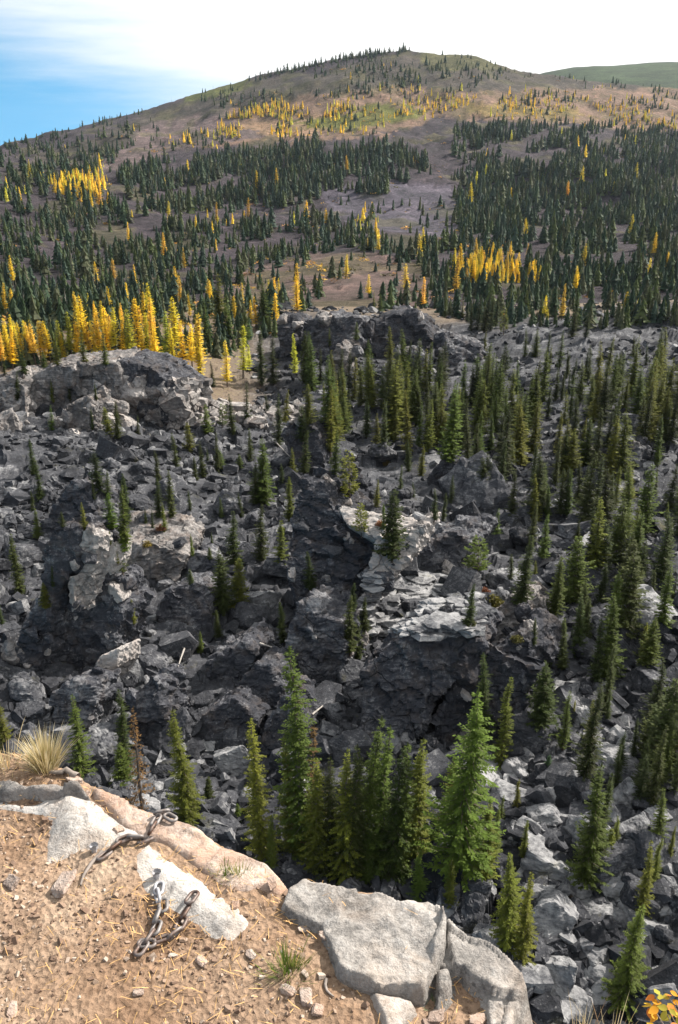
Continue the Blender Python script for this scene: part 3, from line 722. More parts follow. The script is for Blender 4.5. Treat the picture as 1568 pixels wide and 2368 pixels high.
for (z, size), lst in BZ.items():
    lst.sort(key=lambda q: q[0])
    for i, (_x, o) in enumerate(lst):
        w = ordinal(i, len(lst)); tone = 'grey'
        o['label'] = f'{w} {size} {tone} boulder {z}' if w in ('only', 'leftmost', 'rightmost') else f'{size} {tone} boulder {z}, {w} from left'
print('boulders', cnt)

# ------------------------------------------------------------------ trees
def tube(pts, rad, sides=6):
    V, F = [], []
    for i, (p, r) in enumerate(zip(pts, rad)):
        for k in range(sides):
            t = 2 * math.pi * k / sides; V.append((p[0] + r * math.cos(t), p[1] + r * math.sin(t), p[2]))
    for i in range(len(pts) - 1):
        for k in range(sides):
            F.append((i * sides + k, i * sides + (k + 1) % sides, (i + 1) * sides + (k + 1) % sides, (i + 1) * sides + k))
    return V, F

def conifer(seed, R, t0=.05, step=.20, per=5, droop=.35, fill=1.0, gap=.12, leaf=.30, taper=.85, bare=0.0, upturn=.25, wisp=.0):
    """10 m conifer: needle sprays on drooping whorled boughs"""
    r = random.Random(seed); V, F = [], []
    lean = [(r.uniform(-.06, .06), r.uniform(-.06, .06))]
    def axis(z): return (lean[0][0] * (z / 10) ** 2 * 4 + .05 * math.sin(z * 1.3 + seed), lean[0][1] * (z / 10) ** 2 * 4 + .05 * math.cos(z * 1.1 + seed))
    BV, BF = [], []
    z = 10 * t0; lob = [r.uniform(.55, 1.2) for _ in range(40)]
    def spray(p, d, up, L, W):
        s = d.cross(up).normalized() * W; i = len(V)
        m = p + d * (L * .45)
        V.extend([p[:], (m + s)[:], (p + d * L)[:], (m - s)[:]]); F.append((i, i + 1, i + 2, i + 3))
    while z < 9.85:
        t = z / 10; env = R * min(1, (1 - t) ** taper * 1.05) * (1 if t > .16 else .55 + .45 * (t - t0) / max(.01, .16 - t0))
        n = per if t < .9 else 3
        ph = r.uniform(0, 6.28)
        for b in range(n):
            if r.random() < gap: continue
            az = ph + 2 * math.pi * (b + r.uniform(-.3, .3)) / n
            L = max(.12, env * r.uniform(.55, 1.12) * lob[(int(z * 2.2) + 7 * b) % 40] * (1 + .18 * math.sin(az * 2 + seed)))
            ax, ay = axis(z); d0 = Vector((math.cos(az), math.sin(az), 0)); o = Vector((ax, ay, z + r.uniform(-.08, .08)))
            dr = droop * r.uniform(.6, 1.3) * (1 - .7 * max(0, t - .5) * 2)
            ns = max(2, int(L / (.55 * leaf) * fill))
            def pt(s): return o + d0 * (L * s) + Vector((0, 0, L * (-dr * s + upturn * s * s)))
            if L > .5:
                i = len(BV); w = .012 + .012 * L; sd = Vector((-d0.y, d0.x, 0)) * w
                a_, b_ = pt(0), pt(.8); BV.extend([(a_ + sd)[:], (a_ - sd)[:], b_[:]]); BF.append((i, i + 1, i + 2))
            for k in range(ns):
                s = bare + (1 - bare) * (k + .6) / ns; p = pt(s); tang = (pt(min(1, s + .1)) - pt(s)).normalized()
                for sg in (-1, 1):
                    side = Vector((-d0.y, d0.x, 0)) * sg
                    d = (tang * r.uniform(.5, 1) + side * r.uniform(.35, .95) + Vector((0, 0, -r.uniform(.0, .55)))).normalized()
                    l = leaf * r.uniform(.7, 1.3) * (.75 + .35 * (1 - s)) * (.6 + .4 * min(1, L))
                    upv = Vector((r.uniform(-.5, .5), r.uniform(-.5, .5), 1)).normalized()
                    spray(p, d, upv, l, l * r.uniform(.20, .32))
        z += step * r.uniform(.8, 1.2) * (1 if t < .8 else .8)
    spray(Vector((*axis(9.5), 9.55)), Vector((0, 0, 1)), Vector((1, 0, 0)), .5, .05)
    spray(Vector((*axis(9.5), 9.55)), Vector((0, 0, 1)), Vector((0, 1, 0)), .5, .05)
    zs = [0, .5, 2, 4, 6, 8, 9.5, 10]; TV, TF = tube([(*axis(q), q if q else -.5) for q in zs], [.16, .13, .115, .09, .065, .04, .018, .006])
    return (V, F), (TV, TF), (BV, BF)

def proto(kind, seed, **kw):
    (V, F), (TV, TF), (BV, BF) = conifer(seed, **kw)
    cr = mesh_np('crown_' + kind, V, np.array(F), M['needles'])
    n = len(TV); tr = mesh_np('trunk_' + kind, np.array(list(TV) + list(BV)), [np.array(TF), np.array(BF) + n] if BF else np.array(TF), M['bark'])
    return tr, cr

PROTO = {'s': [proto('slender', 1 + i, R=[1.2, 1.35, 1.05, 1.25][i], per=7, step=.17, gap=[.15, .22, .25, .18][i], leaf=.30, taper=.72, fill=1.5) for i in range(4)],
         'w': [proto('wide', 20 + i, R=[1.8, 2.05, 1.65][i], per=8, step=.19, droop=.3, leaf=.30, gap=.15, taper=.75, fill=1.45) for i in range(3)],
         'n': [proto('narrow', 30 + i, R=[.95, .85, 1.05][i], per=7, step=.15, gap=.18, leaf=.30, taper=.55, fill=1.5) for i in range(3)],
         'b': [proto('bushy', 40 + i, R=[2.3, 2.6][i], per=8, step=.3, droop=.12, leaf=.55, gap=.15, taper=.7, fill=1.1) for i in range(2)],
         'p': [proto('pine', 50 + i, R=[2.4, 2.0][i], t0=[.42, .2][i], per=6, step=.36, droop=.05, leaf=.6, gap=.2, taper=.45, bare=.4, fill=1.6) for i in range(2)],
         'l': [proto('larch', 60 + i, R=[1.2, 1.35, 1.05, 1.25][i], t0=[.2, .28, .15, .34][i], per=7, step=.18, droop=.22, leaf=.34, gap=.18, taper=.6, fill=1.3) for i in range(4)],
         'd': [proto('dying', 70 + i, R=[1.0, 1.1][i], per=5, step=.22, gap=.4, leaf=.26, fill=.8, bare=.15) for i in range(2)]}
HI = {'s': [proto('slender', 101 + i, R=[1.15, 1.3, 1.0][i], per=8, step=.15, gap=[.15, .22, .2][i], leaf=.19, taper=.72, fill=1.35) for i in range(3)],
      'w': [proto('wide', 120 + i, R=[1.3, 1.45][i], per=8, step=.16, droop=.3, leaf=.20, gap=.15, taper=.75, fill=1.3) for i in range(2)],
      'n': [proto('narrow', 130, R=.8, per=7, step=.13, gap=.18, leaf=.19, taper=.55, fill=1.35)]}
print('proto crown faces', {k: [len(c.polygons) for _, c in v] for k, v in PROTO.items()})

COLS = {'dark': (.038, .052, .014), 'green': (.066, .094, .018), 'olive': (.105, .118, .019), 'fir': (.072, .112, .018), 'blue': (.040, .068, .034),
        'gold': (.74, .58, .045), 'lime': (.42, .44, .045), 'amber': (.66, .46, .07), 'brown': (.11, .070, .030)}
CWORD = {'dark': 'dark green', 'green': 'mid green', 'olive': 'olive green', 'fir': 'bright green', 'blue': 'bluish green', 'gold': 'golden', 'lime': 'yellow-green', 'amber': 'amber', 'brown': 'browning'}
NAME = {'s': 'spruce_tree', 'w': 'fir_tree', 'n': 'spruce_tree', 'b': 'young_fir', 'p': 'pine_tree', 'l': 'larch_tree', 'd': 'dying_spruce'}
FORM = {'s': 'spruce', 'w': 'broad fir', 'n': 'narrow spruce', 'b': 'bushy young fir', 'p': 'open-crowned pine', 'l': 'larch', 'd': 'thin spruce'}
TREES = []
def plant(kind, loc, H, col, vx, vy, width=1.0, lean=(0, 0)):
    tr, cr = random.choice(HI[kind] if vy > 1640 and kind in HI else PROTO[kind])
    e = bpy.data.objects.new(NAME[kind], None); COL.objects.link(e); e.location = loc
    s = H / 10; width *= {'s': 1.25, 'w': 1.3, 'l': 1.2, 'n': 1.25}.get(kind, 1.1); e.scale = (s * width, s * width, s); e.rotation_euler = (lean[0] + rng.normal(0, .028), lean[1] + rng.normal(0, .028), rng.uniform(0, 6.28))
    link('trunk', tr, e); c = link('crown', cr, e)
    k = COLS[col]; j = rng.uniform(.8, 1.25); c.color = (k[0] * j * rng.uniform(.9, 1.1), k[1] * j, k[2] * j, 1)
    e['category'] = {'l': 'larch', 'p': 'pine', 'w': 'fir', 'b': 'fir'}.get(kind, 'spruce')
    TREES.append([vx, vy, kind, H, col, e]); return e

# surveyed trees: crop offset, then (x, top, base[, kind[, colour]])
CROP = {3: (0, 564.5), 4: (784, 564.5), 5: (0, 1160.3), 6: (784, 1160.3)}
SURVEY = {
3: """12 410 590 l amber;38 390 570 l gold;75 440 570 l amber;108 370 560 l gold;135 365 540 l gold;165 400 560 l amber;190 355 540 l gold;215 365 530 l gold;235 350 520 l gold;285 350 530 l lime;335 310 540 l lime;358 360 540 l gold;395 235 540 l gold;425 350 530 l amber;450 390 540 l gold;460 290 520 l amber;500 285 530 l gold;530 285 540 l gold;575 340 550 l gold;610 295 550 l lime;650 245 480 l gold;680 350 550 l lime;712 240 480 l amber;720 370 570 l gold;768 300 600 l lime;805 360 600 l gold;815 240 480 l gold;850 345 610 l gold;890 365 610 l gold;918 315 630 l amber;930 400 640 l gold;1050 440 660 l gold;1125 370 620 l lime;1155 465 600 l lime;1365 410 620 l lime;60 430 575 l gold;150 380 555 l amber;475 340 535 l gold;
265 400 560 s olive;390 390 555 s olive;490 400 560 s green;20 500 600 s dark;1015 130 420 w olive;1220 155 400 w green;955 250 480 s green;1050 270 440 w fir;1130 290 450 w fir;970 380 500 s dark;115 480 600 s dark;205 490 570 b green;
85 590 720 n dark;245 620 730 s olive;325 630 720 s dark;240 745 860 s fir;430 760 860 n dark;505 750 890 b olive;545 720 900 s dark;445 640 720 n dark;640 790 900 n dark;650 700 800 n dark;735 950 1110 n dark;880 820 960 b olive;960 740 880 b fir;1030 730 850 p fir;985 540 660 s dark;1080 690 880 n dark;1140 640 840 s dark;1240 690 800 n dark;1320 670 830 s olive;1290 690 930 s dark;1430 640 830 w olive;1500 640 780 s olive;1480 480 660 s dark;1430 400 640 s dark;1530 490 650 s dark;1210 390 650 n dark;1265 420 650 s dark;1010 870 1060 s dark;820 870 1040 n dark;940 910 1080 s dark;905 980 1100 s dark;1215 890 1200 w green;1160 850 1000 n dark;1410 860 1060 s dark;1360 940 1110 s olive;1305 1010 1140 s dark;1550 860 1060 s green;1340 1070 1280 n olive;1180 1010 1200 s dark;1025 950 1050 b green;1110 970 1050 b green;590 1060 1290 n dark;735 1080 1260 s dark;795 1040 1260 n dark;455 950 1150 w dark;500 1040 1180 s dark;160 900 1060 n dark;190 1010 1190 s dark;515 1150 1310 w fir;395 1190 1320 s olive;1115 1150 1260 n dark;1025 1170 1260 s dark;435 1090 1180 n dark;155 1140 1250 n dark;880 1140 1230 s dark""",
4: """70 520 720 s olive;150 560 760 s olive;245 530 890 w olive;195 560 760 s green;300 540 800 s olive;20 690 880 w green;175 780 960 s olive;130 720 870 s green;365 620 830 s olive;405 610 780 s dark;455 490 660 n dark;505 640 1000 w fir;560 660 900 s green;635 840 1020 w fir;640 690 860 s olive;700 780 960 s green;680 960 1190 w dark;740 780 960 s dark;745 900 1160 n dark;900 570 830 w olive;965 660 800 s dark;1040 670 830 s olive;1010 780 960 s olive;920 840 940 s dark;1040 870 1080 s dark;1000 900 1120 n dark;800 900 1060 n olive;810 720 860 s dark;1160 600 800 w green;1215 560 830 w dark;1240 430 600 s olive;1270 740 840 s green;1340 800 880 b dark;1300 640 760 s dark;1375 560 800 w green;1420 600 830 s dark;1470 590 820 w dark;1500 560 820 s dark;1530 660 930 s dark;1455 540 700 s dark;1480 380 560 s green;1340 1010 1190 w olive;1470 930 1020 b green;1520 1010 1250 s dark;1135 960 1290 s dark;1180 970 1270 s dark;1105 1000 1200 n dark;1460 1040 1180 n dark;1255 1050 1240 n dark;905 1060 1290 s olive;320 900 1050 n dark;280 1020 1160 s dark;380 930 1070 n olive;520 1070 1220 s dark;440 1130 1270 s dark;480 1150 1280 n dark;345 1100 1170 n dark;175 1090 1210 n olive;50 950 1190 p olive;1135 480 640 n dark;1030 590 720 n dark;1060 600 690 n dark;670 400 520 n olive;860 390 520 s green;910 390 520 w green;760 290 420 p olive;640 230 400 s dark;610 250 400 s dark;670 220 410 s dark;700 230 400 s dark;725 220 380 s dark;790 190 330 s green;870 210 330 s green;930 220 340 s green;1090 200 400 s green;1080 300 430 w dark;1140 320 430 w dark;1250 200 300 s olive;1430 180 300 w green;80 360 440 b green;190 230 320 b green;570 250 340 s olive;490 240 340 s green;160 220 310 s olive;960 300 370 l gold;570 640 760 n dark;835 670 780 s dark;770 460 580 b dark;960 400 560 n dark;1360 420 520 n dark;1420 460 560 s dark;1010 200 300 s green;1130 800 900 s olive;1195 800 870 s olive;1360 560 700 n dark;1050 500 620 n dark""",
5: """290 45 110 b dark;575 110 220 b fir;510 140 190 n olive;545 195 280 n olive;890 150 250 s green;980 140 190 n dark;970 210 262 b green;1085 40 320 n dark;1210 10 270 s dark;1295 80 340 s olive;1035 210 510 w dark;1015 500 640 n dark;95 150 430 n dark;245 295 390 n dark;15 450 600 s dark;620 450 560 n olive;930 600 700 s green;885 310 380 b dark;705 40 120 n dark;675 30 100 n dark;45 890 1230 s olive;385 900 1300 s green;585 870 1250 n dark;660 940 1445 d brown;875 940 1520 s olive;575 1120 1330 b green;1215 1020 1670 n olive;1350 1080 1650 s olive;1410 675 1660 n green;1425 1020 1640 d brown;1470 1170 1720 s olive;1255 1440 1730 s green;965 1270 1390 b dark;1105 1395 1465 b fir""",
6: """30 1150 1740 s olive;-40 1200 1745 s dark;100 1010 1700 s green;180 1020 1720 s green;60 1140 1750 s dark;235 1110 1750 s dark;285 1110 1740 s green;340 1070 1720 s olive;540 830 1740 w fir;500 1170 1600 s olive;540 1340 1740 s blue;670 690 1100 n dark;745 815 1230 n olive;670 1370 1760 s olive;720 1400 1650 s green;745 1360 1500 s green;135 1490 1770 s green;370 1600 1860 s fir;510 1640 1890 n olive;785 1630 2060 w olive;850 1700 2130 s olive;850 1470 1640 n olive;1130 1220 1780 w green;1180 1260 1700 s dark;1310 1860 2330 w green;1400 1580 1920 s olive;1440 1550 1800 n olive;1470 1330 1600 s green;1240 1510 1640 b olive;1280 1450 1590 s olive;105 0 150 p olive;65 370 500 n dark;50 430 690 s dark;120 440 640 s dark;85 520 720 s dark;640 160 400 p green;600 370 570 s dark;725 30 210 s green;890 0 200 s dark;995 240 520 s green;905 270 360 s olive;875 280 350 n dark;790 240 420 n dark;900 540 660 n dark;970 630 760 s dark;1125 370 660 n dark;1110 600 700 s dark;1190 540 840 s dark;1245 430 820 s green;1360 40 330 w green;1400 170 330 w dark;1385 200 430 s dark;1340 310 580 s dark;1165 20 300 n dark;1100 80 180 s dark;1510 0 110 s green;1405 560 720 n olive;1440 710 1080 s dark;1490 830 1100 s green;1540 370 460 n dark;1150 910 1150 n olive;940 730 960 w dark;960 1170 1260 b blue;1290 1060 1260 s dark;1390 1150 1410 s dark;1450 1030 1400 s dark;1495 1000 1300 s green;1560 1100 1300 s dark;1360 1000 1180 n dark;1240 870 1020 n dark;820 1280 1420 n olive;1530 1500 1640 n olive"""}
for c, txt in SURVEY.items():
    ox, oy = CROP[c]
    for it in txt.replace('\n', '').split(';'):
        f = it.split()
        if len(f) < 3: continue
        x, t, b = map(float, f[:3]); kind = f[3] if len(f) > 3 else 's'; col = f[4] if len(f) > 4 else 'dark'
        vx, vb, vt = ox + x / 2, oy + b / 2, oy + t / 2
        h = hit(vx, vb) if not (c == 3 and kind == 'l' and x < 940) else hit_ground(vx, max(vb, 838), ymin=133.)
        if h is None: continue
        Ht = float(ray(vx, vt)[1] * h.y) - h.z
        if kind == 'l' and c == 3 and x < 940: Ht = max(Ht, 7.)
        plant(kind, h - Vector((0, 0, .2)), max(1.2, Ht + .2), col, vx, vb)
nsurv = len(TREES)
# saplings and thin spruces the survey did not list
k = 0
while k < 56:
    vx, vy = (rng.uniform(0, 1568), rng.uniform(800, 1900)) if k % 2 else (rng.uniform(1180, 1580), rng.uniform(1150, 1950))
    if vy > 1500 and vx < 1250: continue
    h = hit(vx, vy)
    if h is None or bench_mask(h.x / h.y, h.y): continue
    plant(random.choice('nnsb'), h - Vector((0, 0, .1)), rng.uniform(2, 6.5) if k % 2 else rng.uniform(4.5, 8.5), random.choice(['dark', 'dark', 'olive', 'green']), vx, vy); k += 1

k = 0
while k < 90:                                    # the dense belts of fir in the middle of the valley
    vx, vy = (rng.uniform(1080, 1600), rng.uniform(900, 1030)) if k % 2 else (rng.uniform(700, 1130), rng.uniform(880, 1040))
    h = hit(vx, vy)
    if h is None: continue
    plant('w' if k % 5 else 's', h - Vector((0, 0, .1)), rng.uniform(5.5, 10), random.choice(['dark', 'green', 'olive', 'green']), vx, vy, width=.8); k += 1
k = 0
while k < 64:
    vx, vy = rng.uniform(700, 1600), rng.uniform(850, 1230)
    if vy > 1080 and vx < 1080: continue
    h = hit(vx, vy)
    if h is None: continue
    plant(random.choice('ssnw'), h - Vector((0, 0, .1)), rng.uniform(4.5, 10), random.choice(['dark', 'dark', 'olive', 'green']), vx, vy); k += 1

# ------------------------------------------------------------------ forest on the mountain
def hits_vec(vx, vy):
    a, s = ray(vx, vy); r0 = int(np.searchsorted(YY, 134.)); rows = slice(r0, len(YY) - 5)
    fa = np.clip((a + .82) / 1.64 * (NA - 1), 0, NA - 1.001); ia = fa.astype(int); fa = fa - ia
    out = np.full((len(a), 3), np.nan)
    for c0 in range(0, len(a), 4000):
        sl_ = slice(c0, c0 + 4000)
        Zc = Z2[rows][:, ia[sl_]] * (1 - fa[sl_]) + Z2[rows][:, ia[sl_] + 1] * fa[sl_]
        f = Zc - s[sl_][None] * YY[rows][:, None]; ok = f >= 0; i = ok.argmax(0); good = ok.any(0) & (i > 0)
        j = np.arange(len(i)); i0 = np.maximum(i - 1, 0); f0, f1 = f[i0, j], f[i, j]; t = np.clip(-f0 / np.where(f1 - f0 == 0, 1, f1 - f0), 0, 1)
        Yh = YY[rows][i0] + (YY[rows][i] - YY[rows][i0]) * t
        out[sl_] = np.where(good[:, None], np.stack([a[sl_] * Yh, Yh, s[sl_] * Yh], 1), np.nan)
    return out

# stands: outline, trees per 1000 survey units, (dark, mid, gold, amber shrub, snag) shares, height range
STANDS = [
    ([(1040, 300), (1120, 290), (1200, 300), (1330, 285), (1420, 310), (1700, 310), (1700, 560), (1400, 585), (1060, 550), (1050, 430), (1110, 350)], 5.6, (.8, .18, .01, .0, .01), (9, 16)),
    ([(270, 410), (420, 360), (600, 345), (700, 318), (860, 330), (980, 350), (1000, 400), (850, 450), (760, 430), (640, 480), (420, 500), (300, 480)], 5.2, (.75, .22, .01, .01, .01), (9, 16)),
    ([(-100, 400), (120, 470), (280, 520), (500, 510), (700, 540), (880, 570), (700, 600), (560, 630), (480, 690), (300, 760), (-100, 780)], 3.4, (.50, .37, .012, .018, .10), (6, 10.5)),
    ([(-100, 360), (240, 285), (335, 300), (260, 395), (140, 430), (-100, 430)], 3.0, (.6, .33, .02, .02, .03), (8, 15)),
    ([(120, 400), (330, 300), (500, 270), (650, 320), (420, 360), (280, 400)], .9, (.3, .2, .06, .2, .24), (6, 12)),
    (PLATEAU, 3.2, (.13, .16, .30, .27, .14), (6, 12)),
    ([(590, 190), (760, 150), (930, 120), (1170, 160), (1300, 195), (1100, 215), (900, 205), (700, 235), (560, 260), (420, 275), (400, 245)], 3.4, (.42, .40, .03, .07, .08), (7, 13)),
    ([(1170, 165), (1700, 200), (1700, 260), (1200, 230)], 2.6, (.35, .4, .08, .1, .07), (7, 13)),
    ([(740, 440), (1040, 430), (1050, 545), (900, 550), (760, 495)], 1.1, (.45, .2, .01, .14, .2), (6, 12)),
    ([(700, 545), (900, 560), (1060, 550), (1400, 585), (1700, 560), (1700, 690), (1110, 700), (1000, 650), (900, 595)], 3.2, (.42, .52, .02, .03, .01), (6, 11)),
    ([(480, 720), (560, 630), (720, 595), (900, 595), (1010, 650), (1100, 700), (900, 740), (700, 740)], .95, (.25, .35, .03, .27, .1), (4, 11)),
    ([(-100, 430), (120, 430), (300, 480), (500, 505), (760, 500), (900, 560), (280, 530), (-100, 470)], 2.2, (.5, .4, .05, .03, .02), (8, 14)),
    ([(1035, 625), (1090, 605), (1200, 630), (1250, 650), (1230, 668), (1150, 668), (1050, 658)], 9.0, (.0, .0, .95, .05, .0), (4.5, 8)),
    ([(480, 285), (560, 262), (700, 243), (800, 235), (880, 250), (700, 275), (600, 310), (520, 320)], 16.0, (.02, .05, .55, .36, .02), (7, 11)),
    ([(560, 318), (640, 300), (700, 312), (640, 340), (570, 335)], 12.0, (.02, .03, .6, .35, 0), (7, 11)),
    ([(850, 245), (1060, 225), (1330, 225), (1560, 270), (1560, 300), (1300, 262), (1080, 255), (900, 275)], 8.0, (.03, .12, .45, .35, .05), (5, 9)),
    ([(110, 428), (240, 405), (262, 425), (190, 470), (140, 450)], 8.0, (.05, .15, .65, .15, 0), (7, 11)),
    ([(190, 460), (300, 480), (430, 515), (520, 520), (600, 545), (420, 535), (280, 500)], 1.8, (.1, .3, .45, .15, 0), (6, 10)),
    ([(820, 490), (880, 500), (860, 560), (820, 530)], 4.0, (.2, .2, .4, .2, 0), (6, 10)),
    ([(330, 262), (600, 185), (600, 215), (340, 285)], .8, (.5, .4, 0, .05, .05), (6, 10)),
]
STANDS += [([(-60, 440), (400, 330), (900, 200), (1700, 220), (1700, 690), (1000, 700), (-60, 720)], .8, (0, 0, 0, 1, 0), (3, 7)), 
           ([(1040, 300), (1330, 285), (1700, 310), (1700, 560), (1400, 585), (1060, 550), (1050, 430)], 2.2, (.8, .2, 0, 0, 0), (8, 14)),
           ([(270, 410), (600, 345), (860, 330), (1000, 380), (850, 450), (640, 480), (420, 500)], 2.0, (.8, .2, 0, 0, 0), (8, 14)),
           ([(-60, 705), (300, 700), (640, 700), (640, 770), (500, 830), (400, 850), (200, 838), (-60, 850)], 2.2, (.42, .38, .06, .14, 0), (5, 8)),
           ([(640, 690), (1000, 690), (1700, 670), (1700, 760), (1120, 760), (1000, 722), (640, 720)], 1.6, (.5, .4, .03, .07, 0), (4, 9))]
FT = []   # x y z H kind tone vx vy
for poly, dens, mix, (h0, h1) in STANDS:
    pa = np.array(poly, float); lo, hi = pa.min(0), pa.max(0); area = abs(sum(pa[i - 1][0] * pa[i][1] - pa[i][0] * pa[i - 1][1] for i in range(len(pa)))) / 2
    box = (hi - lo).prod(); n = int(box * dens * 4.4 / 1000)
    x = rng.uniform(lo[0], hi[0], n); y = rng.uniform(lo[1], hi[1], n)
    w = 14 * fbm2(x / 45, y / 30, 2, 300)
    m = inpoly(x + w, y + w * .5, poly) & (fbm2(x / 75 + y / 60, y / 22, 3, 310) > (-.30 if dens > 2 else -.2)); x, y = x[m], y[m]
    H = hits_vec(x, y); kind = rng.choice(5, len(x), p=np.array(mix) / sum(mix))
    for i in range(len(x)):
        if H[i, 0] == H[i, 0]: FT.append((*H[i], rng.uniform(h0, h1) * (1.0 + .25 * (rng.random() < .1)), kind[i], x[i], y[i]))
# crest lines
for x in list(np.arange(592, 945, 2.6)) + list(rng.uniform(0, 330, 60)):
    if rng.random() < .12: continue
    vy = np.interp(x, SKY[:, 0], SKY[:, 1]) + 4 + abs(rng.normal(0, 4)); h = hits_vec(np.array([x]), np.array([vy]))[0]
    if h[0] == h[0]: FT.append((*h, rng.uniform(8, 15) if x > 400 else rng.uniform(7, 12), 0, x, vy))
for x in list(rng.uniform(940, 1320, 30)) + list(rng.uniform(330, 590, 12)):
    vy = np.interp(x, SKY[:, 0], SKY[:, 1]) + 3 + abs(rng.normal(0, 3)); h = hits_vec(np.array([x]), np.array([vy]))[0]
    if h[0] == h[0]: FT.append((*h, rng.uniform(6, 13), rng.choice([4, 4, 1]), x, vy))
FT = np.array(FT); px = FT[:, 3] / FT[:, 1] * (.6 + .4)
print('forest trees', len(FT))
# the largest in view become trees of their own, the rest one wood
order = np.argsort(-px); single = np.zeros(len(FT), bool)
nS = sum(1 for t in TREES if NAME[t[2]] == 'spruce_tree'); nL = sum(1 for t in TREES if t[2] == 'l')
capS, capL = 300 - nS, 215 - nL
for i in order:
    if not (-20 < FT[i, 5] < 1590): continue
    k = int(FT[i, 4])
    if k in (0, 1) and capS > 0: capS -= 1; single[i] = True
    elif k == 2 and capL > 0: capL -= 1; single[i] = True
for i in np.nonzero(single)[0]:
    x, y, z, H, k, vx, vy = FT[i]
    plant('l' if k == 2 else 's', (x, y, z - .3), H, ('gold' if rng.random() < .75 else 'amber') if k == 2 else ('blue', 'green', 'dark')[int(rng.integers(0, 3))], vx, vy, width=1.0 if k == 2 else 1.1)

def far_tree(seed, R, layers=8, seg=6, top=1.0, t0=.05):
    r = random.Random(seed); V, F = [], []
    for l in range(layers):
        t = t0 + (1 - t0) * l / layers; rad = R * (1 - t) ** .8 + .01; ph = r.uniform(0, 6.28); ap = t + 1.9 * (1 - t0) / layers
        for j in range(seg):
            if r.random() < .12: continue
            a0 = ph + 6.28 * j / seg; a1 = a0 + 6.28 / seg * r.uniform(.8, 1.2); q = rad * r.uniform(.7, 1.25); i = len(V); dz = r.uniform(-.03, .02)
            V += [(0, 0, min(ap, 1.02)), (q * math.cos(a0), q * math.sin(a0), t + dz), (q * math.cos(a1), q * math.sin(a1), t + dz * .5)]; F.append((i, i + 1, i + 2))
    i = len(V); V += [(-.012, 0, 0), (.012, 0, 0), (0, 0, .5)]; F.append((i, i + 1, i + 2)); i += 3; V += [(0, -.012, 0), (0, .012, 0), (0, 0, .5)]; F.append((i, i + 1, i + 2))
    return np.array(V), np.array(F)
def far_shrub(seed):
    r = random.Random(seed); V, F = [], []
    for j in range(22):
        d = Vector((r.gauss(0, 1), r.gauss(0, 1), abs(r.gauss(0, 1)))).normalized() * r.uniform(.15, .4); c = Vector((0, 0, .12)) + d; i = len(V)
        for q in range(3): V.append((c + Vector((r.uniform(-.13, .13), r.uniform(-.13, .13), r.uniform(-.13, .13))))[:])
        F.append((i, i + 1, i + 2))
    return np.array(V), np.array(F)
def far_snag(seed):
    r = random.Random(seed); V, F = [], []
    for k in range(2):
        i = len(V); w = .018; dx, dy = (w, 0) if k else (0, w); V += [(-dx, -dy, 0), (dx, dy, 0), (r.uniform(-.03, .03), 0, 1)]; F.append((i, i + 1, i + 2))
    for k in range(5):
        z = r.uniform(.35, .9); a = r.uniform(0, 6.28); i = len(V); l = r.uniform(.04, .1)
        V += [(0, 0, z), (0, 0, z + .02), (l * math.cos(a), l * math.sin(a), z + .03)]; F.append((i, i + 1, i + 2))
    return np.array(V), np.array(F)
def mass(name, label, cat, sel, temps, tints, wid=1.0, mul=1.0):
    Q = FT[sel & ~single]; n = len(Q)
    if not n: return
    R = np.zeros((n, 3, 3)); az = rng.uniform(0, 6.28, n); R[:, 0, 0] = R[:, 1, 1] = np.cos(az); R[:, 0, 1] = -np.sin(az); R[:, 1, 0] = np.sin(az); R[:, 2, 2] = 1
    H = Q[:, 3] * mul * rng.uniform(.28, .84, n); S = np.stack([H * wid * rng.uniform(.75, 1.3, n)] * 2 + [H], 1)
    tt = np.array(tints)[rng.integers(0, len(tints), n)] * rng.uniform(.75, 1.3, (n, 1))
    V, F, A = scatter(temps, Q[:, :3] - np.array([0, 0, .4]), S, R, tt)
    link(name, mesh_np(name, V, F, M['far_needles'], attrs={'tint': A}), kind='stuff', label=label, cat=cat)
kf = FT[:, 4]
mass('conifer_forest', 'dark green conifer forest covering the mountain side', 'forest', kf <= 1, [far_tree(i, .20 + .03 * (i % 3)) for i in range(6)], [(.028, .052, .032), (.040, .066, .034), (.060, .082, .030), (.034, .058, .044), (.072, .082, .046)])
mass('larch_forest', 'golden larch groves glowing on the high sunlit plateau', 'forest', kf == 2, [far_tree(20 + i, .12 + .02 * (i % 2)) for i in range(4)], [(.80, .60, .07), (.76, .52, .06), (.56, .52, .07)], wid=1.15, mul=1.1)
mass('autumn_shrubs', 'orange autumn shrubs dotting the burnt mountain slopes', 'shrubs', kf == 3, [far_shrub(i) for i in range(4)], [(.50, .27, .07), (.56, .36, .08), (.20, .12, .07), (.10, .09, .05), (.12, .12, .04), (.09, .08, .07)], mul=.6, wid=1.7)
mass('dead_snags', 'thin grey dead trunks standing on the burnt slopes', 'dead trees', kf == 4, [far_snag(i) for i in range(5)], [(.20, .18, .17), (.28, .26, .25)])

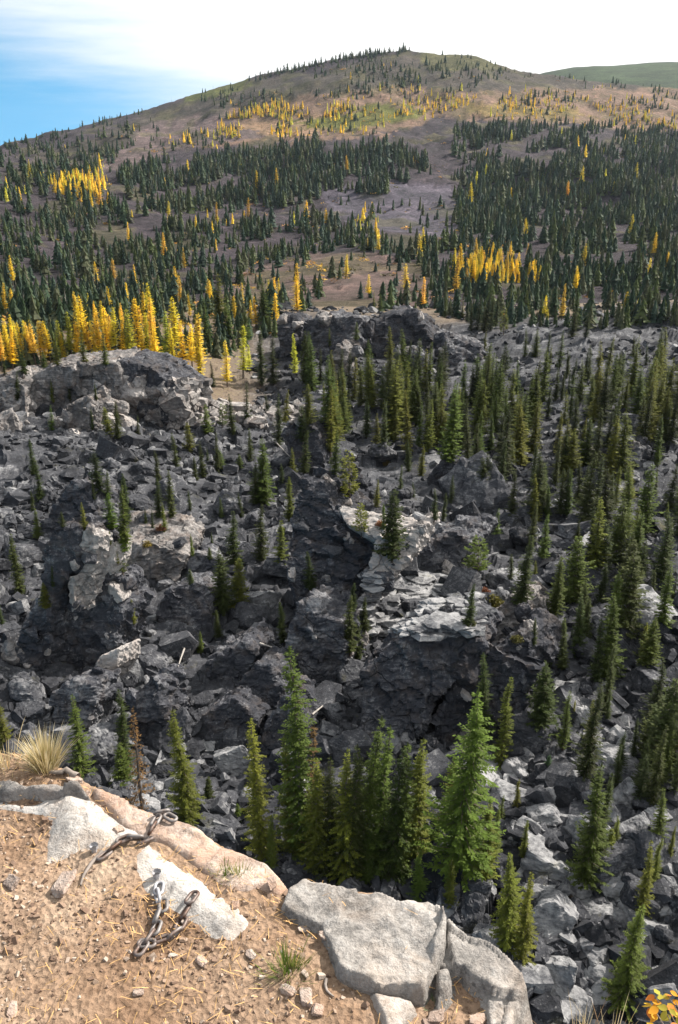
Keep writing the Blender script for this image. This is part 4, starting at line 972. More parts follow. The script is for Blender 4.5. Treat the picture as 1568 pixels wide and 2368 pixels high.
# ------------------------------------------------------------------ labels of the trees
def tree_zone(vx, vy, kind):
    if kind == 'l' and vy < 880 and vx < 480 and vy > 700: return 'in the golden stand above the bench cliff'
    if kind == 'l' and 1020 < vx < 1260 and 595 < vy < 680: return 'in the compact bright grove beyond the far slope'
    if vy < 400: return 'high on the sunlit plateau'
    if vy < 560: return 'on the left mountain flank' if vx < 560 else 'on the bare mountain face' if vx < 1040 else 'in the dark mountain forest'
    if vy < 700: return 'on the lower left mountainside' if vx < 520 else 'on the brown rise behind the rock ridge' if vx < 1020 else 'in the wood behind the far slope'
    if vy < 960:
        if vx < 480: return 'on the pale bench under the larches'
        return 'in the dip between bench and ridge' if vx < 720 else 'along the far rock ridge' if vx < 1120 else 'on the far slope'
    if vy < 1110: return 'on the upper slope left of the dome' if vx < 640 else 'in the mid valley grove' if vx < 1080 else 'in the dense grove near the mound'
    if vy < 1300: return 'above the tilted crag' if vx < 420 else 'between the two central crags' if vx < 760 else 'behind the overhanging crag' if vx < 1180 else 'on the slope below the mound'
    if vy < 1560: return 'beside the tilted crag' if vx < 640 else 'in front of the overhanging crag' if vx < 1130 else 'on the scree right of the crags'
    if vy < 1780: return 'just below the cracked outcrop' if vx < 760 else 'against the great slab' if vx < 1230 else 'low on the scree slope'
    if vx < 560: return 'just past the chained ledge'
    if vx < 1160: return 'in the clump below the great slab'
    return 'in the boulder field past the ledge corner'
TZ = {}
for vx, vy, kind, H, col, e in TREES:
    z = tree_zone(vx, vy, kind)
    if e.location.y > 236:
        e['group'] = f'{"larches" if kind == "l" else "conifers"} {z}'; e['label'] = f'{"golden larch" if kind == "l" else "green conifer"} {z}'; continue
    size = 'tall' if H > 9 else 'mid-height' if H > 5 else 'small'
    TZ.setdefault((z, kind, size, col), []).append((vx, e)); e['group'] = f'{"larches" if kind == "l" else "conifers"} {z}'
for (z, kind, size, col), lst in TZ.items():
    lst.sort(key=lambda q: q[0])
    for i, (_x, e) in enumerate(lst):
        w = ordinal(i, len(lst)); d = f'{size} {CWORD[col]} {FORM[kind]} {z}'.replace('bushy young', 'bushy').replace('in the boulder field past the ledge corner', 'among boulders past the ledge corner')
        e['label'] = d.replace('bushy young', 'bushy') if w == 'only' else f'{w} {d}' if w in ('leftmost', 'rightmost') else f'{d}, {w} from left'

# ------------------------------------------------------------------ fallen logs and shrubs of the slope
def log_between(p0, p1, r, label, mat='dead_wood'):
    a, b = hit(*p0), hit(*p1)
    a = a + Vector((0, 0, r * 1.4)); b = b + Vector((0, 0, r * 1.4)); d = (b - a); L = d.length; n = 9; V, F = [], []
    q = d.to_track_quat('Z', 'Y')
    for i in range(n):
        t = i / (n - 1); rr = r * (1 - .55 * t) * (1 + .12 * math.sin(i * 2.3))
        for k in range(7):
            an = 2 * math.pi * k / 7; V.append((q @ Vector((rr * math.cos(an) + .05 * r * math.sin(i), rr * math.sin(an), t * L)))[:])
    for i in range(n - 1):
        for k in range(7): F.append((i * 7 + k, i * 7 + (k + 1) % 7, (i + 1) * 7 + (k + 1) % 7, (i + 1) * 7 + k))
    i0 = len(V)
    for j in range(6):                      # broken limb stubs
        t = .2 + .12 * j; an = j * 2.1; o = Vector((0, 0, t * L)); dd = Vector((math.cos(an), math.sin(an), .5)); s = Vector((-math.sin(an), math.cos(an), 0)) * r * .25
        k = len(V); V += [(q @ (o + s))[:], (q @ (o - s))[:], (q @ (o + dd * r * 3.2))[:], (q @ (o + dd * r * 3.1 + Vector((0, 0, r * .2))))[:]]; F.append((k, k + 1, k + 2, k + 3))
    link('fallen_log', mesh_np('fallen_log', V, np.array(F), M[mat]), loc=a, label=label, cat='log', group='fallen logs')
log_between((1209, 2005), (1379, 2120), .16, 'long dark fallen trunk across the boulder field past the ledge corner', 'bark')
log_between((1024, 1326), (1086, 1358), .16, 'pale fallen log on the scree below the wedge outcrop')
log_between((432, 1487), (412, 1545), .09, 'thin bleached pole lying upslope of the cracked outcrop')
log_between((722, 1655), (786, 1602), .07, 'uppermost bleached pole between cracked outcrop and great slab')
log_between((742, 1672), (800, 1625), .07, 'lower bleached pole between cracked outcrop and great slab')
log_between((635, 1022), (672, 1060), .10, 'thin pale log leaning on the smooth dark dome')
log_between((590, 1862), (660, 1858), .06, 'thin grey pole lying behind the slender spruces past the ledge')
log_between((600, 1490), (690, 1520), .08, 'weathered pole lying along the slope above the cracked outcrop')
M['shrub'] = leaf_material('shrub_leaves', 'object', .3)
def shrub_mesh(seed, n=420):
    r = random.Random(seed); V, F = [], []
    for _ in range(n):
        d = Vector((r.gauss(0, 1), r.gauss(0, 1), abs(r.gauss(0, .9)))).normalized() * (r.random() ** .4) * r.uniform(.7, 1.05); c = Vector((d.x * .6, d.y * .6, d.z * .75)); i = len(V)
        u = Vector((r.gauss(0, 1), r.gauss(0, 1), r.gauss(0, 1))).normalized(); w = u.cross(Vector((r.gauss(0, 1), r.gauss(0, 1), r.gauss(0, 1)))).normalized(); l = r.uniform(.06, .13)
        V += [(c - u * l)[:], (c + w * l * .5)[:], (c + u * l)[:], (c - w * l * .5)[:]]; F.append((i, i + 1, i + 2, i + 3))
    return mesh_np('foliage', V, np.array(F), M['shrub'])
SHM = [shrub_mesh(i) for i in range(4)]
for vx, vy, sz, col, lab in [(1140, 1405, 2.0, (.075, .07, .016), 'round olive green shrub above the pale wedge of the great slab'), (1120, 1372, 1.0, (.16, .06, .03), 'rusty red shrub behind the round olive shrub'),
        (1165, 1385, 1.3, (.11, .075, .06), 'leafless brown shrub right of the round olive shrub'), (898, 1245, .9, (.11, .10, .025), 'olive shrub on the pale top of the overhanging crag'),
        (880, 1215, .8, (.20, .09, .04), 'rusty low shrub on top of the overhanging crag'), (340, 1262, .9, (.17, .13, .03), 'yellowish shrub on the flat pale outcrop'),
        (372, 1225, .9, (.15, .07, .04), 'reddish low shrub at the back of the flat pale outcrop'), (1085, 1445, .9, (.06, .06, .016), 'small dark shrub on the rim of the great slab'),
        (270, 1622, .8, (.17, .08, .025), 'rusty bush beside the browned spruce'), (1195, 1482, .9, (.07, .068, .02), 'olive shrub below the pale wedge of the great slab'),
        (1260, 1180, 1.6, (.06, .05, .035), 'brown shrub thicket on the slope below the mound'), (1430, 2325, .9, (.14, .12, .02), 'mossy yellow shrub at the foot of the nearest fir'),
        (515, 960, 1.3, (.11, .06, .05), 'reddish shrub on the pink rubble of the bench'), (895, 1075, 1.2, (.12, .09, .03), 'rusty shrub on rocks in the mid valley grove'),
        (1010, 2050, .9, (.045, .06, .03), 'dark low bush under the dense clump')]:
    h = hit(vx, vy); o = link('shrub', None, loc=h, label=lab, cat='shrub', group='shrubs on the slope')
    c = link('foliage', random.choice(SHM), o); c.color = (*col, 1); o.scale = (sz, sz, sz * .8)
    V, F = [], []
    for k in range(6):
        an = k * 1.05; i = len(V); V += [(-.02, 0, -.1), (.02, 0, -.1), (.45 * math.cos(an), .45 * math.sin(an), .55)]; F.append((i, i + 1, i + 2))
    link('stems', mesh_np('stems', V, np.array(F), M['twig']), o)

# ------------------------------------------------------------------ the ledge the camera stands on
ZL = -1.6
def gp(vx, vy, z=ZL):
    a, s = ray(vx, vy); Y = z / s; return np.array([a * Y, Y])
def sdist(x, y, poly):
    """signed distance, positive inside"""
    d = np.full(x.shape, 1e9); n = len(poly)
    for i in range(n):
        x0, y0 = poly[i]; x1, y1 = poly[(i + 1) % n]; ex, ey = x1 - x0, y1 - y0
        t = np.clip(((x - x0) * ex + (y - y0) * ey) / (ex * ex + ey * ey + 1e-12), 0, 1); d = np.minimum(d, np.hypot(x - x0 - t * ex, y - y0 - t * ey))
    return np.where(inpoly(x, y, poly), d, -d)
RIM = [(0, 1752), (60, 1765), (150, 1800), (215, 1832), (290, 1857), (370, 1882), (450, 1912), (510, 1942), (560, 1967), (620, 1997), (655, 2032), (668, 2052), (700, 2030), (740, 2034), (790, 2046), (860, 2050), (905, 2064), (940, 2086), (1020, 2110), (1035, 2148), (1080, 2178), (1130, 2190), (1180, 2230), (1215, 2260), (1222, 2290), (1195, 2342), (1185, 2400)]
rim = [tuple(gp(*q)) for q in RIM]
OUT = [(-3.2, 2.9), (-2.2, 2.55), (-1.4, 2.25)] + rim + [(.62, .8), (.7, .3), (.6, -1.8), (-3.2, -1.8)]
def soil_z(x, y):
    d = sdist(x, y, OUT)
    z = ZL + .018 * fbm2(x * 3, y * 3, 3, 400) + .006 * fbm2(x * 14, y * 14, 3, 410)
    q = gp(50, 1800); z = z + .05 * np.exp(-((x - q[0]) ** 2 / .16 + (y - q[1]) ** 2 / .03))
    q = gp(1090, 2290); z = z - .035 * np.exp(-((x - q[0]) ** 2 / .02 + (y - q[1]) ** 2 / .02))
    o = np.maximum(.014 - d, 0); lip = smooth(.06, 0, d)
    return z - np.minimum(o * 7, 42.0) * smooth(0, .02, o), d
RES = .010
gx = np.arange(-1.7, 1.25, RES); gy = np.arange(.55, 2.75, RES); GX, GY = np.meshgrid(gx, gy)
GZ, GD = soil_z(GX.ravel(), GY.ravel()); ok = (GD > -.30).reshape(GX.shape)
F = grid_faces(*GX.shape); F = F[ok.ravel()[F].all(1)]
def soil_material():
    m, t, N, L = new_mat('ledge_soil'); pos = N('ShaderNodeNewGeometry').outputs['Position']
    n1 = N('ShaderNodeTexNoise', {'Vector': pos, 'Scale': 3.0, 'Detail': 6.0, 'Roughness': .6}).outputs[0]
    n2 = N('ShaderNodeTexNoise', {'Vector': pos, 'Scale': 60.0, 'Detail': 6.0, 'Roughness': .75}).outputs[0]
    n3 = N('ShaderNodeTexVoronoi', {'Vector': pos, 'Scale': 75.0})
    c = ramp(N, n1, [(.35, (.20, .128, .082)), (.52, (.285, .20, .14)), (.68, (.36, .275, .205))])
    k = ramp(N, n2, [(.32, (.5, .46, .43)), (.5, (1, 1, 1)), (.7, (1.35, 1.3, 1.25))])
    c = mixc(N, t, 1.0, c, k, 'MULTIPLY')
    h = N('ShaderNodeMath', {0: n2, 1: n3.outputs['Distance']}, operation='ADD').outputs[0]
    bp = N('ShaderNodeBump', {'Height': h, 'Strength': .7, 'Distance': .012}).outputs[0]
    bs = N('ShaderNodeBsdfPrincipled', {'Base Color': c, 'Roughness': .95, 'Normal': bp, 'Specular IOR Level': .15}); N('ShaderNodeOutputMaterial', {'Surface': bs.outputs[0]})
    return m
M['soil'] = soil_material()
link('ledge_ground', mesh_np('ledge_ground', np.stack([GX.ravel(), GY.ravel(), GZ], 1), F, M['soil'], True), kind='structure')
# the rest of the ledge, under and behind the camera, and the cliff that carries it
P = np.array(OUT); cen = np.array([-.6, .3]); ring = []
for k, (f, z) in enumerate([(.985, ZL - .10), (.97, ZL - .8), (.94, -9), (.93, -24), (.96, -46)]):
    ring.append(np.concatenate([cen + (P - cen) * f, np.full((len(P), 1), z)], 1))
V = np.concatenate(ring); n = len(P); F = [(r * n + i, r * n + (i + 1) % n, (r + 1) * n + (i + 1) % n, (r + 1) * n + i) for r in range(4) for i in range(n)]
me = bpy.data.meshes.new('cliff'); me.from_pydata([tuple(q) for q in V], [], F + [tuple(range(n))]); me.materials.append(M['slab']); me.update()
link('cliff', me, kind='structure')

ROCK_TOPS = []
def rock_slab(name, label, poly, h, mat, edge=.02, tilt=(0, 0), rough=1.0, cat='rock', res=.005):
    pw = [tuple(gp(x, y, ZL + h * .5)) for x, y in poly]; pa = np.array(pw); lo, hi = pa.min(0) - .08, pa.max(0) + .08
    lo[0] = max(lo[0], -1.6)
    gx = np.arange(lo[0], hi[0], res); gy = np.arange(lo[1], hi[1], res); X, Y = np.meshgrid(gx, gy); sh = X.shape; X, Y = X.ravel(), Y.ravel(); k = len(name) * 7
    sd = sdist(X, Y, pw) + .006 * fbm2(X * 16, Y * 16, 3, k) + .012 * fbm2(X * 5, Y * 5, 2, k + 3)
    zg, dd = soil_z(X, Y)
    c = pa.mean(0)
    top = h + tilt[0] * (X - c[0]) + tilt[1] * (Y - c[1]) + rough * (.016 * chisel2(X + .03 * fbm2(X * 9, Y * 9, 2, k), Y, .22, k) + .006 * chisel2(X, Y, .07, k + 5) + .010 * fbm2(X * 6, Y * 6, 4, k + 9) + .003 * fbm2(X * 40, Y * 40, 2, k + 12))
    top = np.maximum(top, .004); out = dd < .02
    rise = np.clip(sd / edge, 0, 1); rise = 1 - (1 - rise) ** 1.8          # steep broken flank, flat top
    z = np.where(out, ZL, zg) - .006 + (top + .006) * rise
    z = np.where(sd > 0, z, ZL - .008 + np.maximum(sd, -.3) * np.where(dd < .02, 4.0, 2.5))
    F = grid_faces(*sh); F = F[(sd > -.05)[F].all(1)]
    used = np.unique(F); mp = np.full(len(X), -1); mp[used] = np.arange(len(used))
    org = Vector((c[0], c[1], ZL)); Vv = np.stack([X, Y, z], 1)[used] - np.array(org)
    ROCK_TOPS.append((pw, X, Y))
    return link(name, mesh_np(name, Vv, mp[F], M[mat], True), loc=org, label=label, cat=cat)
rock_slab('bedrock_strip', 'dark grey weathered bedrock band below the dry grass tuft', [(-300, 1812), (0, 1828), (70, 1838), (140, 1846), (200, 1850), (215, 1868), (165, 1872), (60, 1870), (-300, 1862)], .030, 'greyband', edge=.015)
rock_slab('bedrock_strip', 'pale bedrock outcrop left of the upper chain', [(-300, 1852), (0, 1852), (60, 1864), (100, 1862), (165, 1843), (215, 1862), (300, 1906), (345, 1938), (300, 1966), (245, 1986), (190, 1985), (160, 1996), (110, 2000), (92, 1990), (100, 1950), (105, 1918), (60, 1902), (0, 1894), (-300, 1890)], .017, 'whiterock', edge=.10, rough=.6)
rock_slab('brink_rock', 'pinkish rock forming the brink beyond the upper chain', [(205, 1838), (290, 1858), (370, 1882), (450, 1912), (510, 1942), (560, 1967), (620, 1997), (655, 2032), (668, 2052), (645, 2072), (600, 2052), (575, 2060), (520, 2052), (490, 2030), (430, 1990), (385, 1962), (330, 1950), (270, 1905), (215, 1868)], .013, 'ledge', edge=.022, rough=.55)
rock_slab('bedrock_patch', 'pale smooth bedrock patch behind the lower chain', [(300, 1975), (345, 1944), (420, 1982), (480, 2020), (540, 2078), (590, 2105), (612, 2125), (592, 2160), (548, 2202), (490, 2192), (440, 2162), (380, 2128), (326, 2088), (288, 2032)], .014, 'whiterock', edge=.11, rough=.6)
rock_slab('brink_slab', 'large pale grey slab with dark lichen spots on the brink', [(650, 2098), (668, 2058), (700, 2030), (740, 2034), (790, 2046), (850, 2052), (870, 2047), (905, 2062), (925, 2085), (940, 2086), (1000, 2098), (1022, 2110), (1034, 2148), (1030, 2190), (1005, 2240), (992, 2290), (986, 2306), (940, 2292), (880, 2288), (830, 2270), (790, 2240), (765, 2190), (740, 2150), (690, 2125)], .042, 'slab', edge=.007, tilt=(.08, .0), rough=.7)
rock_slab('small_slab', 'small white slab split off below the large slab', [(858, 2296), (900, 2298), (955, 2307), (968, 2327), (945, 2368), (930, 2420), (890, 2430), (872, 2350)], .022, 'whiterock', edge=.012, rough=.5)
rock_slab('corner_rock', 'pale grey rock rim at the ledge corner', [(1036, 2148), (1080, 2178), (1130, 2190), (1180, 2230), (1215, 2258), (1222, 2290), (1195, 2342), (1185, 2400), (1150, 2480), (1125, 2440), (1135, 2340), (1120, 2290), (1075, 2238), (1040, 2235), (1012, 2225)], .028, 'slab', edge=.008, rough=.8)
rock_slab('stone_shard', 'narrow upright shard wedged beside the large slab', [(1012, 2238), (1035, 2236), (1042, 2265), (1020, 2315), (1005, 2318), (1005, 2270)], .05, 'slab', edge=.012, res=.005)

LEDGE_BVH = []
for o in [q for q in COL.objects if q.name == 'ledge_ground' or (q.get('category') == 'rock' and q.location.length < 6)]:
    LEDGE_BVH.append(BVHTree.FromPolygons([v.co + o.location for v in o.data.vertices], [tuple(p.vertices) for p in o.data.polygons]))
def ledge_top(x, y):
    """surface height on the ledge, slabs included"""
    hs = [b.ray_cast(Vector((x, y, -.9)), Vector((0, 0, -1)))[0] for b in LEDGE_BVH]; hs = [h.z for h in hs if h is not None]
    return max(hs) if hs else ZL

# loose stones one can pick out
for vx, vy, sz, lab in [(705, 2150, .030, 'square pale stone resting against the large slab'), (748, 2182, .026, 'pale stone below the large slab near its corner'), (665, 2302, .034, 'pale stone below the front green grass tuft'),
        (708, 2314, .042, 'broad pale stone right of the stone below the front grass tuft'), (580, 2216, .028, 'white stone between lower chain and front grass tuft'), (150, 2062, .075, 'flat brown stone set in the soil left of the chains'),
        (25, 2052, .045, 'reddish flat stone near the ledge soil edge'), (705, 2262, .024, 'pinkish stone at the end of the front grass tuft'), (430, 2135, .022, 'brown stone right of the lower chain loop'),
        (545, 2105, .024, 'pinkish stone lying on the pale bedrock patch'), (630, 2062, .03, 'pale pink stone where brink rock meets large slab'), (175, 1838, .05, 'pinkish rounded stone beside the grey root'),
        (205, 1868, .03, 'white stone on the dark bedrock band'), (1105, 2352, .04, 'pale stone in the corner soil pocket'), (1010, 2345, .045, 'tan stone below the narrow shard'), (995, 2365, .034, 'white stone below the narrow shard'),
        (275, 1938, .03, 'flat pinkish stone below the upper chain'), (465, 2225, .03, 'rounded brown stone right of the lower chain end'), (320, 2300, .022, 'pale pink pebble below the lower chain'), (400, 2210, .02, 'tan pebble beneath the lower chain'), (30, 2345, .035, 'dark stone near the front of the ledge'), (735, 2340, .03, 'grey stone on the front soil')]:
    p = gp(vx, vy); o = link('stone', BOULDER_ME[int(rng.integers(0, 14))].copy(), label=lab, cat='stone', group='loose stones on the ledge'); o.data.materials[0] = M['ledge']
    o.location = (p[0], p[1], ledge_top(p[0], p[1]) + sz * .15); sz *= .62; o.scale = (sz * 1.3, sz, sz * .7); o.rotation_euler = (rng.normal(0, .2), rng.normal(0, .2), rng.uniform(0, 6.28))

# gravel and needles: bring them down on to whatever lies beneath
def inside_soil(n, xr=(-1.3, .75), yr=(.95, 2.45)):
    x = rng.uniform(*xr, n); y = rng.uniform(*yr, n); return x, y, sdist(x, y, OUT)
slabs_w = [r[0] for r in ROCK_TOPS]
def bare(x, y, marg=0.0):
    m = np.ones(x.shape, bool)
    for pw in slabs_w: m &= sdist(x, y, pw) < marg
    return m
x, y, d = inside_soil(16000); on = bare(x, y, .03); cl = fbm2(x * 4, y * 4, 3, 500)
m = (d > .02) & (on | (rng.random(len(x)) < .0)) & (rng.uniform(-1, .6, len(x)) < cl); x, y = x[m], y[m]; n = len(x)
Sg = np.clip(np.exp(rng.normal(math.log(.0044), .5, n)), .002, .014); z = soil_z(x, y)[0]
PEB = [shard(900 + i, .9, 4) for i in range(8)]
V, F, A = scatter(PEB, np.stack([x, y, z + Sg * .12], 1), Sg, rot_np(n, .5), rng.uniform(0, 1, n))
M['gravel'] = rock_material('ledge_gravel', (.16, .105, .075), (.29, .21, .155), (.46, .39, .33), fleck=.1, scale=6, bump=.2, rndmul=2.2)
link('gravel', mesh_np('gravel', V, F, M['gravel'], attrs={'rnd': A}), kind='stuff', label='fine tan gravel strewn over the ledge soil', cat='gravel')
x, y, d = inside_soil(8000); cl = fbm2(x * 3, y * 3, 3, 520); on = bare(x, y, .04)
m = (d > .02) & (on | (rng.random(len(x)) < .06)) & (rng.uniform(-.8, .8, len(x)) < cl); x, y = x[m], y[m]; on = on[m]; n = len(x); z = soil_z(x, y)[0] + np.where(on, .006, .06)
V = np.zeros((n, 6, 3)); L = rng.uniform(.012, .034, n); an = rng.uniform(0, 6.28, n); bend = rng.uniform(-.25, .25, n); w = rng.uniform(.0004, .0008, n); up = rng.uniform(0, .012, n)
dx, dy = np.cos(an), np.sin(an); nx, ny = -dy, dx
for k, t in enumerate((-.5, 0, .5)):
    cx = x + dx * L * t + nx * bend * L * (.25 - t * t); cy = y + dy * L * t + ny * bend * L * (.25 - t * t)
    for q, sg in enumerate((-1, 1)): V[:, k * 2 + q] = np.stack([cx + sg * nx * w, cy + sg * ny * w, z + up * (t + .5) + .001 * k], 1)
i = (np.arange(n) * 6)[:, None]; F = np.concatenate([i + np.array([0, 1, 3, 2]), i + np.array([2, 3, 5, 4])])
M['litter'] = plain('needle_litter', (.50, .30, .12), var=.45, scale=40)
link('needle_litter', mesh_np('needle_litter', V.reshape(-1, 3), F, M['litter']), kind='stuff', label='orange dry pine needles littering the ledge soil', cat='needles')

# ------------------------------------------------------------------ chains
def rust(name, a, b, metal):
    m, t, N, L = new_mat(name); pos = N('ShaderNodeNewGeometry').outputs['Position']; oi = N('ShaderNodeObjectInfo').outputs['Random']
    n1 = N('ShaderNodeTexNoise', {'Vector': pos, 'Scale': 45.0, 'Detail': 6.0, 'Roughness': .65}).outputs[0]
    f = N('ShaderNodeMath', {0: n1, 1: N('ShaderNodeMath', {0: oi, 1: .45}, operation='MULTIPLY').outputs[0]}, operation='ADD').outputs[0]
    c = ramp(N, f, [(.5, a), (.85, b)]); bp = N('ShaderNodeBump', {'Height': n1, 'Strength': .4, 'Distance': .002}).outputs[0]
    bs = N('ShaderNodeBsdfPrincipled', {'Base Color': c, 'Roughness': .55, 'Metallic': metal, 'Normal': bp}); N('ShaderNodeOutputMaterial', {'Surface': bs.outputs[0]}); return m
M['steel'] = rust('rusty_steel', (.085, .045, .03), (.20, .185, .18), .35)
M['bright_steel'] = rust('galvanised_steel', (.28, .27, .28), (.55, .55, .57), .5)
def link_mesh(L=.045, W=.027, r=.0041):
    V, F = [], []; n, m = 28, 9; s = L / 2 - W / 2
    for i in range(n):
        t = 2 * math.pi * i / n; c = Vector((math.cos(t) * (W / 2 - r) + (s if math.cos(t) > 0 else -s), math.sin(t) * (W / 2 - r), 0))
        rad = Vector((math.cos(t), math.sin(t), 0))
        for k in range(m):
            p = 2 * math.pi * k / m; V.append((c + rad * (r * math.cos(p)) + Vector((0, 0, r * math.sin(p))))[:])
    for i in range(n):
        for k in range(m): F.append((i * m + k, ((i + 1) % n) * m + k, ((i + 1) % n) * m + (k + 1) % m, i * m + (k + 1) % m))
    return mesh_np('chain_link', V, np.array(F), M['steel'], True)
LINK = link_mesh()
def chain(label, paths, bright=()):
    root = link('chain', None, label=label, cat='chain', group='anchor chains'); first = None; idx = 0
    for path in paths:
        P = [Vector((*gp(*q, ZL + .03), 0)) for q in path]; pts = [P[0]]; step = .0315; acc = 0
        for a, b in zip(P[:-1], P[1:]):
            L = (b - a).length; t = step - acc
            while t <= L: pts.append(a.lerp(b, t / L)); t += step
            acc = (acc + L) % step
        for i, p in enumerate(pts):
            d = (pts[min(i + 1, len(pts) - 1)] - pts[max(i - 1, 0)]).normalized(); p = p.copy(); p.z = ledge_top(p.x, p.y) + (.012 if i % 2 else .009)
            if first is None: first = p.copy(); root.location = first
            o = link('chain_link', LINK, root); o.location = p - first
            roll = math.radians(62 if i % 2 else 12) + rng.normal(0, .15)
            x = d; up = Vector((0, 0, 1)); yv = up.cross(x).normalized(); zv = x.cross(yv)
            o.rotation_euler = (Matrix((x, yv, zv)).transposed() @ Matrix.Rotation(roll, 3, 'X')).to_euler()
            if idx in bright: o.data = LINK.copy(); o.data.materials[0] = M['bright_steel']
            idx += 1
    return root
c1 = chain('rusty chain lying across the bedrock at the brink', [[(394, 1893), (374, 1881), (363, 1895), (352, 1922), (339, 1937), (326, 1944), (308, 1933), (286, 1939), (268, 1952), (255, 1966), (238, 1974), (220, 1980)]], bright=(14, 15, 16))
c2 = chain('rusty chain with a doubled loop on the soil', [[(367, 2048), (355, 2060), (367, 2069), (378, 2084), (370, 2098), (359, 2115), (365, 2130), (346, 2142), (343, 2159), (330, 2172), (323, 2188)], [(444, 2078), (436, 2095), (416, 2106), (418, 2128), (398, 2150), (374, 2157), (352, 2146)], [(338, 2168), (322, 2178)]], bright=(0, 1))
for c_, q in ((c1, (220, 1980)), (c2, (365, 2044))):      # anchor bolt with eye
    p = gp(*q); z = ledge_top(*p); V, F = tube([(0, 0, -.03), (0, 0, .012), (0, 0, .0121), (0, 0, .02)], [.007, .007, .011, .011], 8); F = F + []
    link('anchor_bolt', mesh_np('anchor_bolt', V, np.array(F), M['bright_steel']), c_, loc=Vector((p[0], p[1], z)) - c_.location)

# ------------------------------------------------------------------ grass, root, twig
def tuft(label, vx, vy, n, L, spread, cols, width, seed, dz=0.0, base_r=.04):
    r = random.Random(seed); V, F, T = [], [], []
    for _ in range(n):
        an = r.uniform(0, 6.28); q = r.random() ** .7; b = Vector((math.cos(an), math.sin(an), 0)); o = b * base_r * q * r.uniform(.3, 1.2); l = L * r.uniform(.5, 1.1); out = spread * q * r.uniform(.5, 1.2)
        sd = Vector((-b.y, b.x, 0)); sd = (sd + b * r.uniform(-.6, .6)).normalized() * width * r.uniform(.6, 1.2); c = r.choice(cols); i = len(V); k = 6
        for j in range(k):
            t = j / (k - 1); p = o + b * (l * out * .75 * t ** 1.15) + Vector((0, 0, l * (t - .22 * out * t * t))); s = sd * (1 - t) ** .6
            V += [(p - s)[:], (p + s)[:]]; T += [c, c]
        for j in range(k - 1): F.append((i + 2 * j, i + 2 * j + 1, i + 2 * j + 3, i + 2 * j + 2))
    p = gp(vx, vy); return link('grass_tuft', mesh_np('grass_tuft', V, np.array(F), M['grass'], attrs={'tint': np.array(T)}), loc=(p[0], p[1], ledge_top(*p) - .01 + dz), label=label, cat='grass')
M['grass'] = leaf_material('grass_blades', 'attr', .35, .2)
DRY = [(.58, .47, .28), (.66, .56, .36), (.52, .42, .23), (.50, .42, .22), (.70, .62, .44)]; GRN = [(.10, .16, .03), (.16, .22, .04), (.08, .13, .03), (.34, .30, .10)]
tuft('tall dry straw-coloured grass tuft at the ledge edge', 112, 1806, 560, .122, .95, DRY + [(.35, .31, .12)], .0013, 1, base_r=.032)
tuft('low green grass patch on the brink rock', 520, 2030, 130, .035, 1.2, GRN, .0012, 2, base_r=.03); 
tuft('low dry green grass patch right of the brink patch', 553, 2035, 100, .03, 1.3, GRN + DRY[:2], .0012, 3, base_r=.03)
tuft('green grass tuft on the open soil', 665, 2252, 260, .045, 1.2, GRN, .0013, 4, base_r=.05)
tuft('tiny grey-green sprig under the large slab', 1005, 2312, 40, .03, 1.3, [(.12, .16, .09), (.16, .19, .12)], .002, 5, base_r=.01)
tuft('thin straw beside the left frame edge', 20, 1800, 90, .09, 1.3, DRY, .0012, 6, base_r=.07)
def bent(name, label, pts, r, cat):
    P = [Vector((*gp(*q), 0)) for q in pts]
    for p in P: p.z = ledge_top(p.x, p.y) + r * .8
    o = P[0].copy(); V, F = [], []; n = len(P)
    for i, p in enumerate(P):
        d = (P[min(i + 1, n - 1)] - P[max(i - 1, 0)]).normalized(); s = d.cross(Vector((0, 0, 1))).normalized(); u = s.cross(d); rr = r * (1 - .6 * i / (n - 1))
        for k in range(7): an = 2 * math.pi * k / 7; V.append((p - o + s * rr * math.cos(an) + u * rr * math.sin(an))[:])
    for i in range(n - 1):
        for k in range(7): F.append((i * 7 + k, i * 7 + (k + 1) % 7, (i + 1) * 7 + (k + 1) % 7, (i + 1) * 7 + k))
    link(name, mesh_np(name, V, np.array(F), M['twig'], True), loc=o, label=label, cat=cat)
bent('root', 'grey exposed root under the dry grass tuft', [(185, 1832), (170, 1826), (158, 1818), (148, 1823), (135, 1824), (120, 1822)], .011, 'root')
bent('twig', 'curved dry twig on the soil right of the front tuft', [(755, 2272), (752, 2285), (756, 2298), (764, 2306), (772, 2312)], .004, 'twig')
bent('twig', 'dark stick across the soil left of the lower chain', [(238, 1985), (215, 2010), (196, 2035), (188, 2060)], .006, 'twig')

# ------------------------------------------------------------------ shelf below the corner with autumn shrub and straw
sh = np.array([(.55, .55), (1.15, .75), (1.7, 1.2), (1.65, 1.35), (1.1, 1.32), (.7, 1.15)]); V = [(*q, -2.5) for q in sh] + [(*((q - sh.mean(0)) * .85 + sh.mean(0)), -4.2) for q in sh]; n = len(sh)
P0, N0, q0 = voxel_mesh(V, [list(range(n)), list(range(2 * n - 1, n - 1, -1))] + [[(i + 1) % n, i, n + i, n + (i + 1) % n] for i in range(n)], .03)
P0 = P0 + N0 * (.08 * chisel3(P0, .4, 3) + .03 * chisel3(P0, .12, 7))[:, None]
link('cliff_shelf', mesh_np('cliff_shelf', P0, q0, M['slab']), kind='structure')
M['autumn'] = leaf_material('autumn_leaves', 'attr', .4, .15)
r = random.Random(8); rootp = Vector((1.12, 1.16, -2.5))
bush = link('leafy_shrub', None, loc=rootp, label='orange and yellow autumn leaves at the frame corner', cat='shrub')
stemV, stemF = [], []
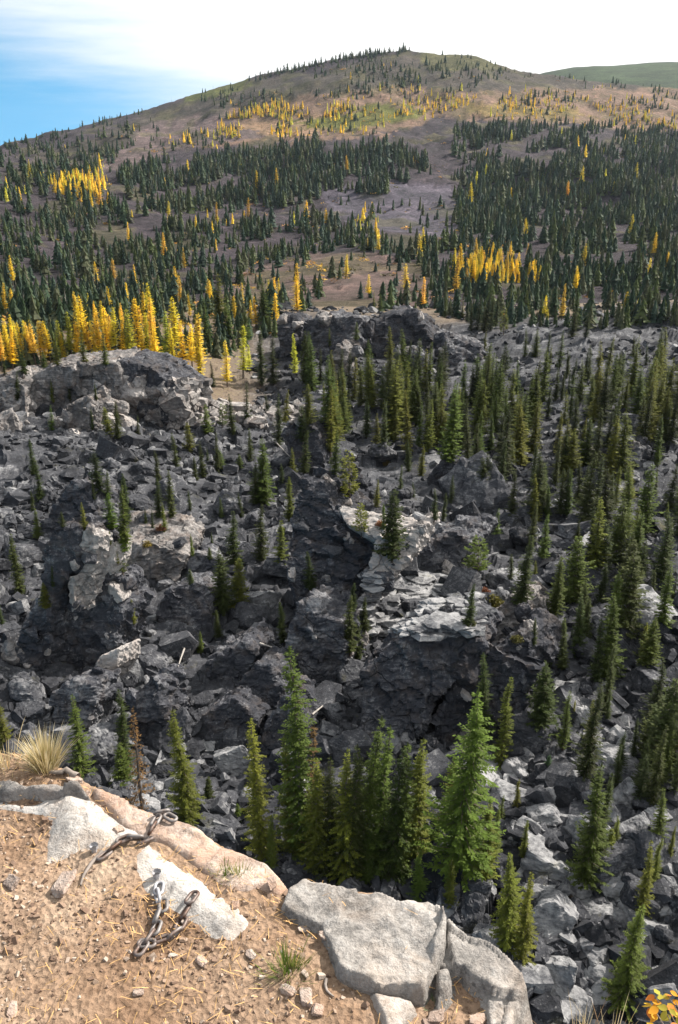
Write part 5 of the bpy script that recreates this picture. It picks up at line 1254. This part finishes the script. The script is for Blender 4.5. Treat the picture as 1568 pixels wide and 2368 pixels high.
def cane(a, b, rad):
    d = (b - a).normalized(); s = d.cross(Vector((0, 0, 1))).normalized(); u = s.cross(d); i = len(stemV)
    for p, q in ((a, rad), (b, rad * .5)):
        for k in range(5): an = 2 * math.pi * k / 5; stemV.append((p + s * q * math.cos(an) + u * q * math.sin(an))[:])
    for k in range(5): stemF.append((i + k, i + (k + 1) % 5, i + 5 + (k + 1) % 5, i + 5 + k))
LEAF = []
def leaf_mesh(L):
    V = []; F = []; k = 7
    for j in range(k):
        t = j / (k - 1); w = L * .30 * math.sin(math.pi * t ** .8) + .0004; V += [(L * t, -w, .10 * L * t * t + .12 * w), (L * t, 0, -.03 * L + .10 * L * t * t), (L * t, w, .10 * L * t * t + .12 * w)]
    for j in range(k - 1): i = 3 * j; F += [(i, i + 1, i + 4, i + 3), (i + 1, i + 2, i + 5, i + 4)]
    return V, F
LV, LF = leaf_mesh(.05)
LMS = [mesh_np('leaf', LV, np.array(LF), M['autumn'], True, {'tint': np.tile(c, (len(LV), 1))}) for c in [(.62, .30, .03), (.60, .40, .05), (.40, .36, .06), (.62, .22, .05)]]
for (vx, vy, Yd) in [(1512, 2298, 1.62), (1545, 2302, 1.66), (1530, 2322, 1.6), (1562, 2318, 1.64), (1520, 2345, 1.55), (1548, 2340, 1.58), (1575, 2350, 1.6), (1512, 2368, 1.5), (1545, 2372, 1.52), (1590, 2330, 1.66), (1505, 2320, 1.6), (1600, 2380, 1.6), (1535, 2395, 1.5), (1568, 2400, 1.5)]:
    tip = at(vx, vy, Yd) - rootp; st = Vector((tip.x * .3 + r.uniform(-.04, .04), tip.y * .3 + r.uniform(-.04, .04), tip.z * .45)); cane(Vector((0, 0, -.02)), st, .004); cane(st, tip, .0025)
    for k in range(4):
        o = link('leaf', r.choice(LMS), bush); o.location = tip + Vector((r.uniform(-.012, .012), r.uniform(-.012, .012), r.uniform(-.03, .01)))
        o.rotation_euler = (r.uniform(-.5, .5), r.uniform(.1, .9), r.uniform(0, 6.28)); o.scale = [r.uniform(.38, .62)] * 3
link('stems', mesh_np('stems', stemV, np.array(stemF), M['twig']), bush)
for i, (vx, vy, lab) in enumerate([(1340, 2420, 'dry straw blades left of the autumn leaves at the bottom'), (1410, 2430, 'dry straw blades nearest the autumn leaves at the bottom')]):
    o = tuft(lab, vx, vy, 60, .15, 1.0, DRY + [(.3, .2, .12)], .0013, 20 + i, base_r=.06); a, s = ray(vx, 2440); Yq = -2.46 / s; o.location = (a * Yq, Yq, -2.46)

# ------------------------------------------------------------------ autumn haze over the valley
hz = bpy.data.meshes.new('haze'); bmh = bmesh.new(); bmesh.ops.create_cube(bmh, size=1.0); bmh.to_mesh(hz); bmh.free()
ho = link('haze', hz, kind='stuff', label='thin bluish haze filling the valley air', cat='haze'); ho.scale = (13000, 12800, 460); ho.location = (0, 200, 60)
m, t, N, L = new_mat('haze_air')
pv = N('ShaderNodeVolumePrincipled', {'Color': (.72, .84, 1.0), 'Density': .00003, 'Anisotropy': .3}); N('ShaderNodeOutputMaterial', {'Volume': pv.outputs[0]})
hz.materials.append(m)
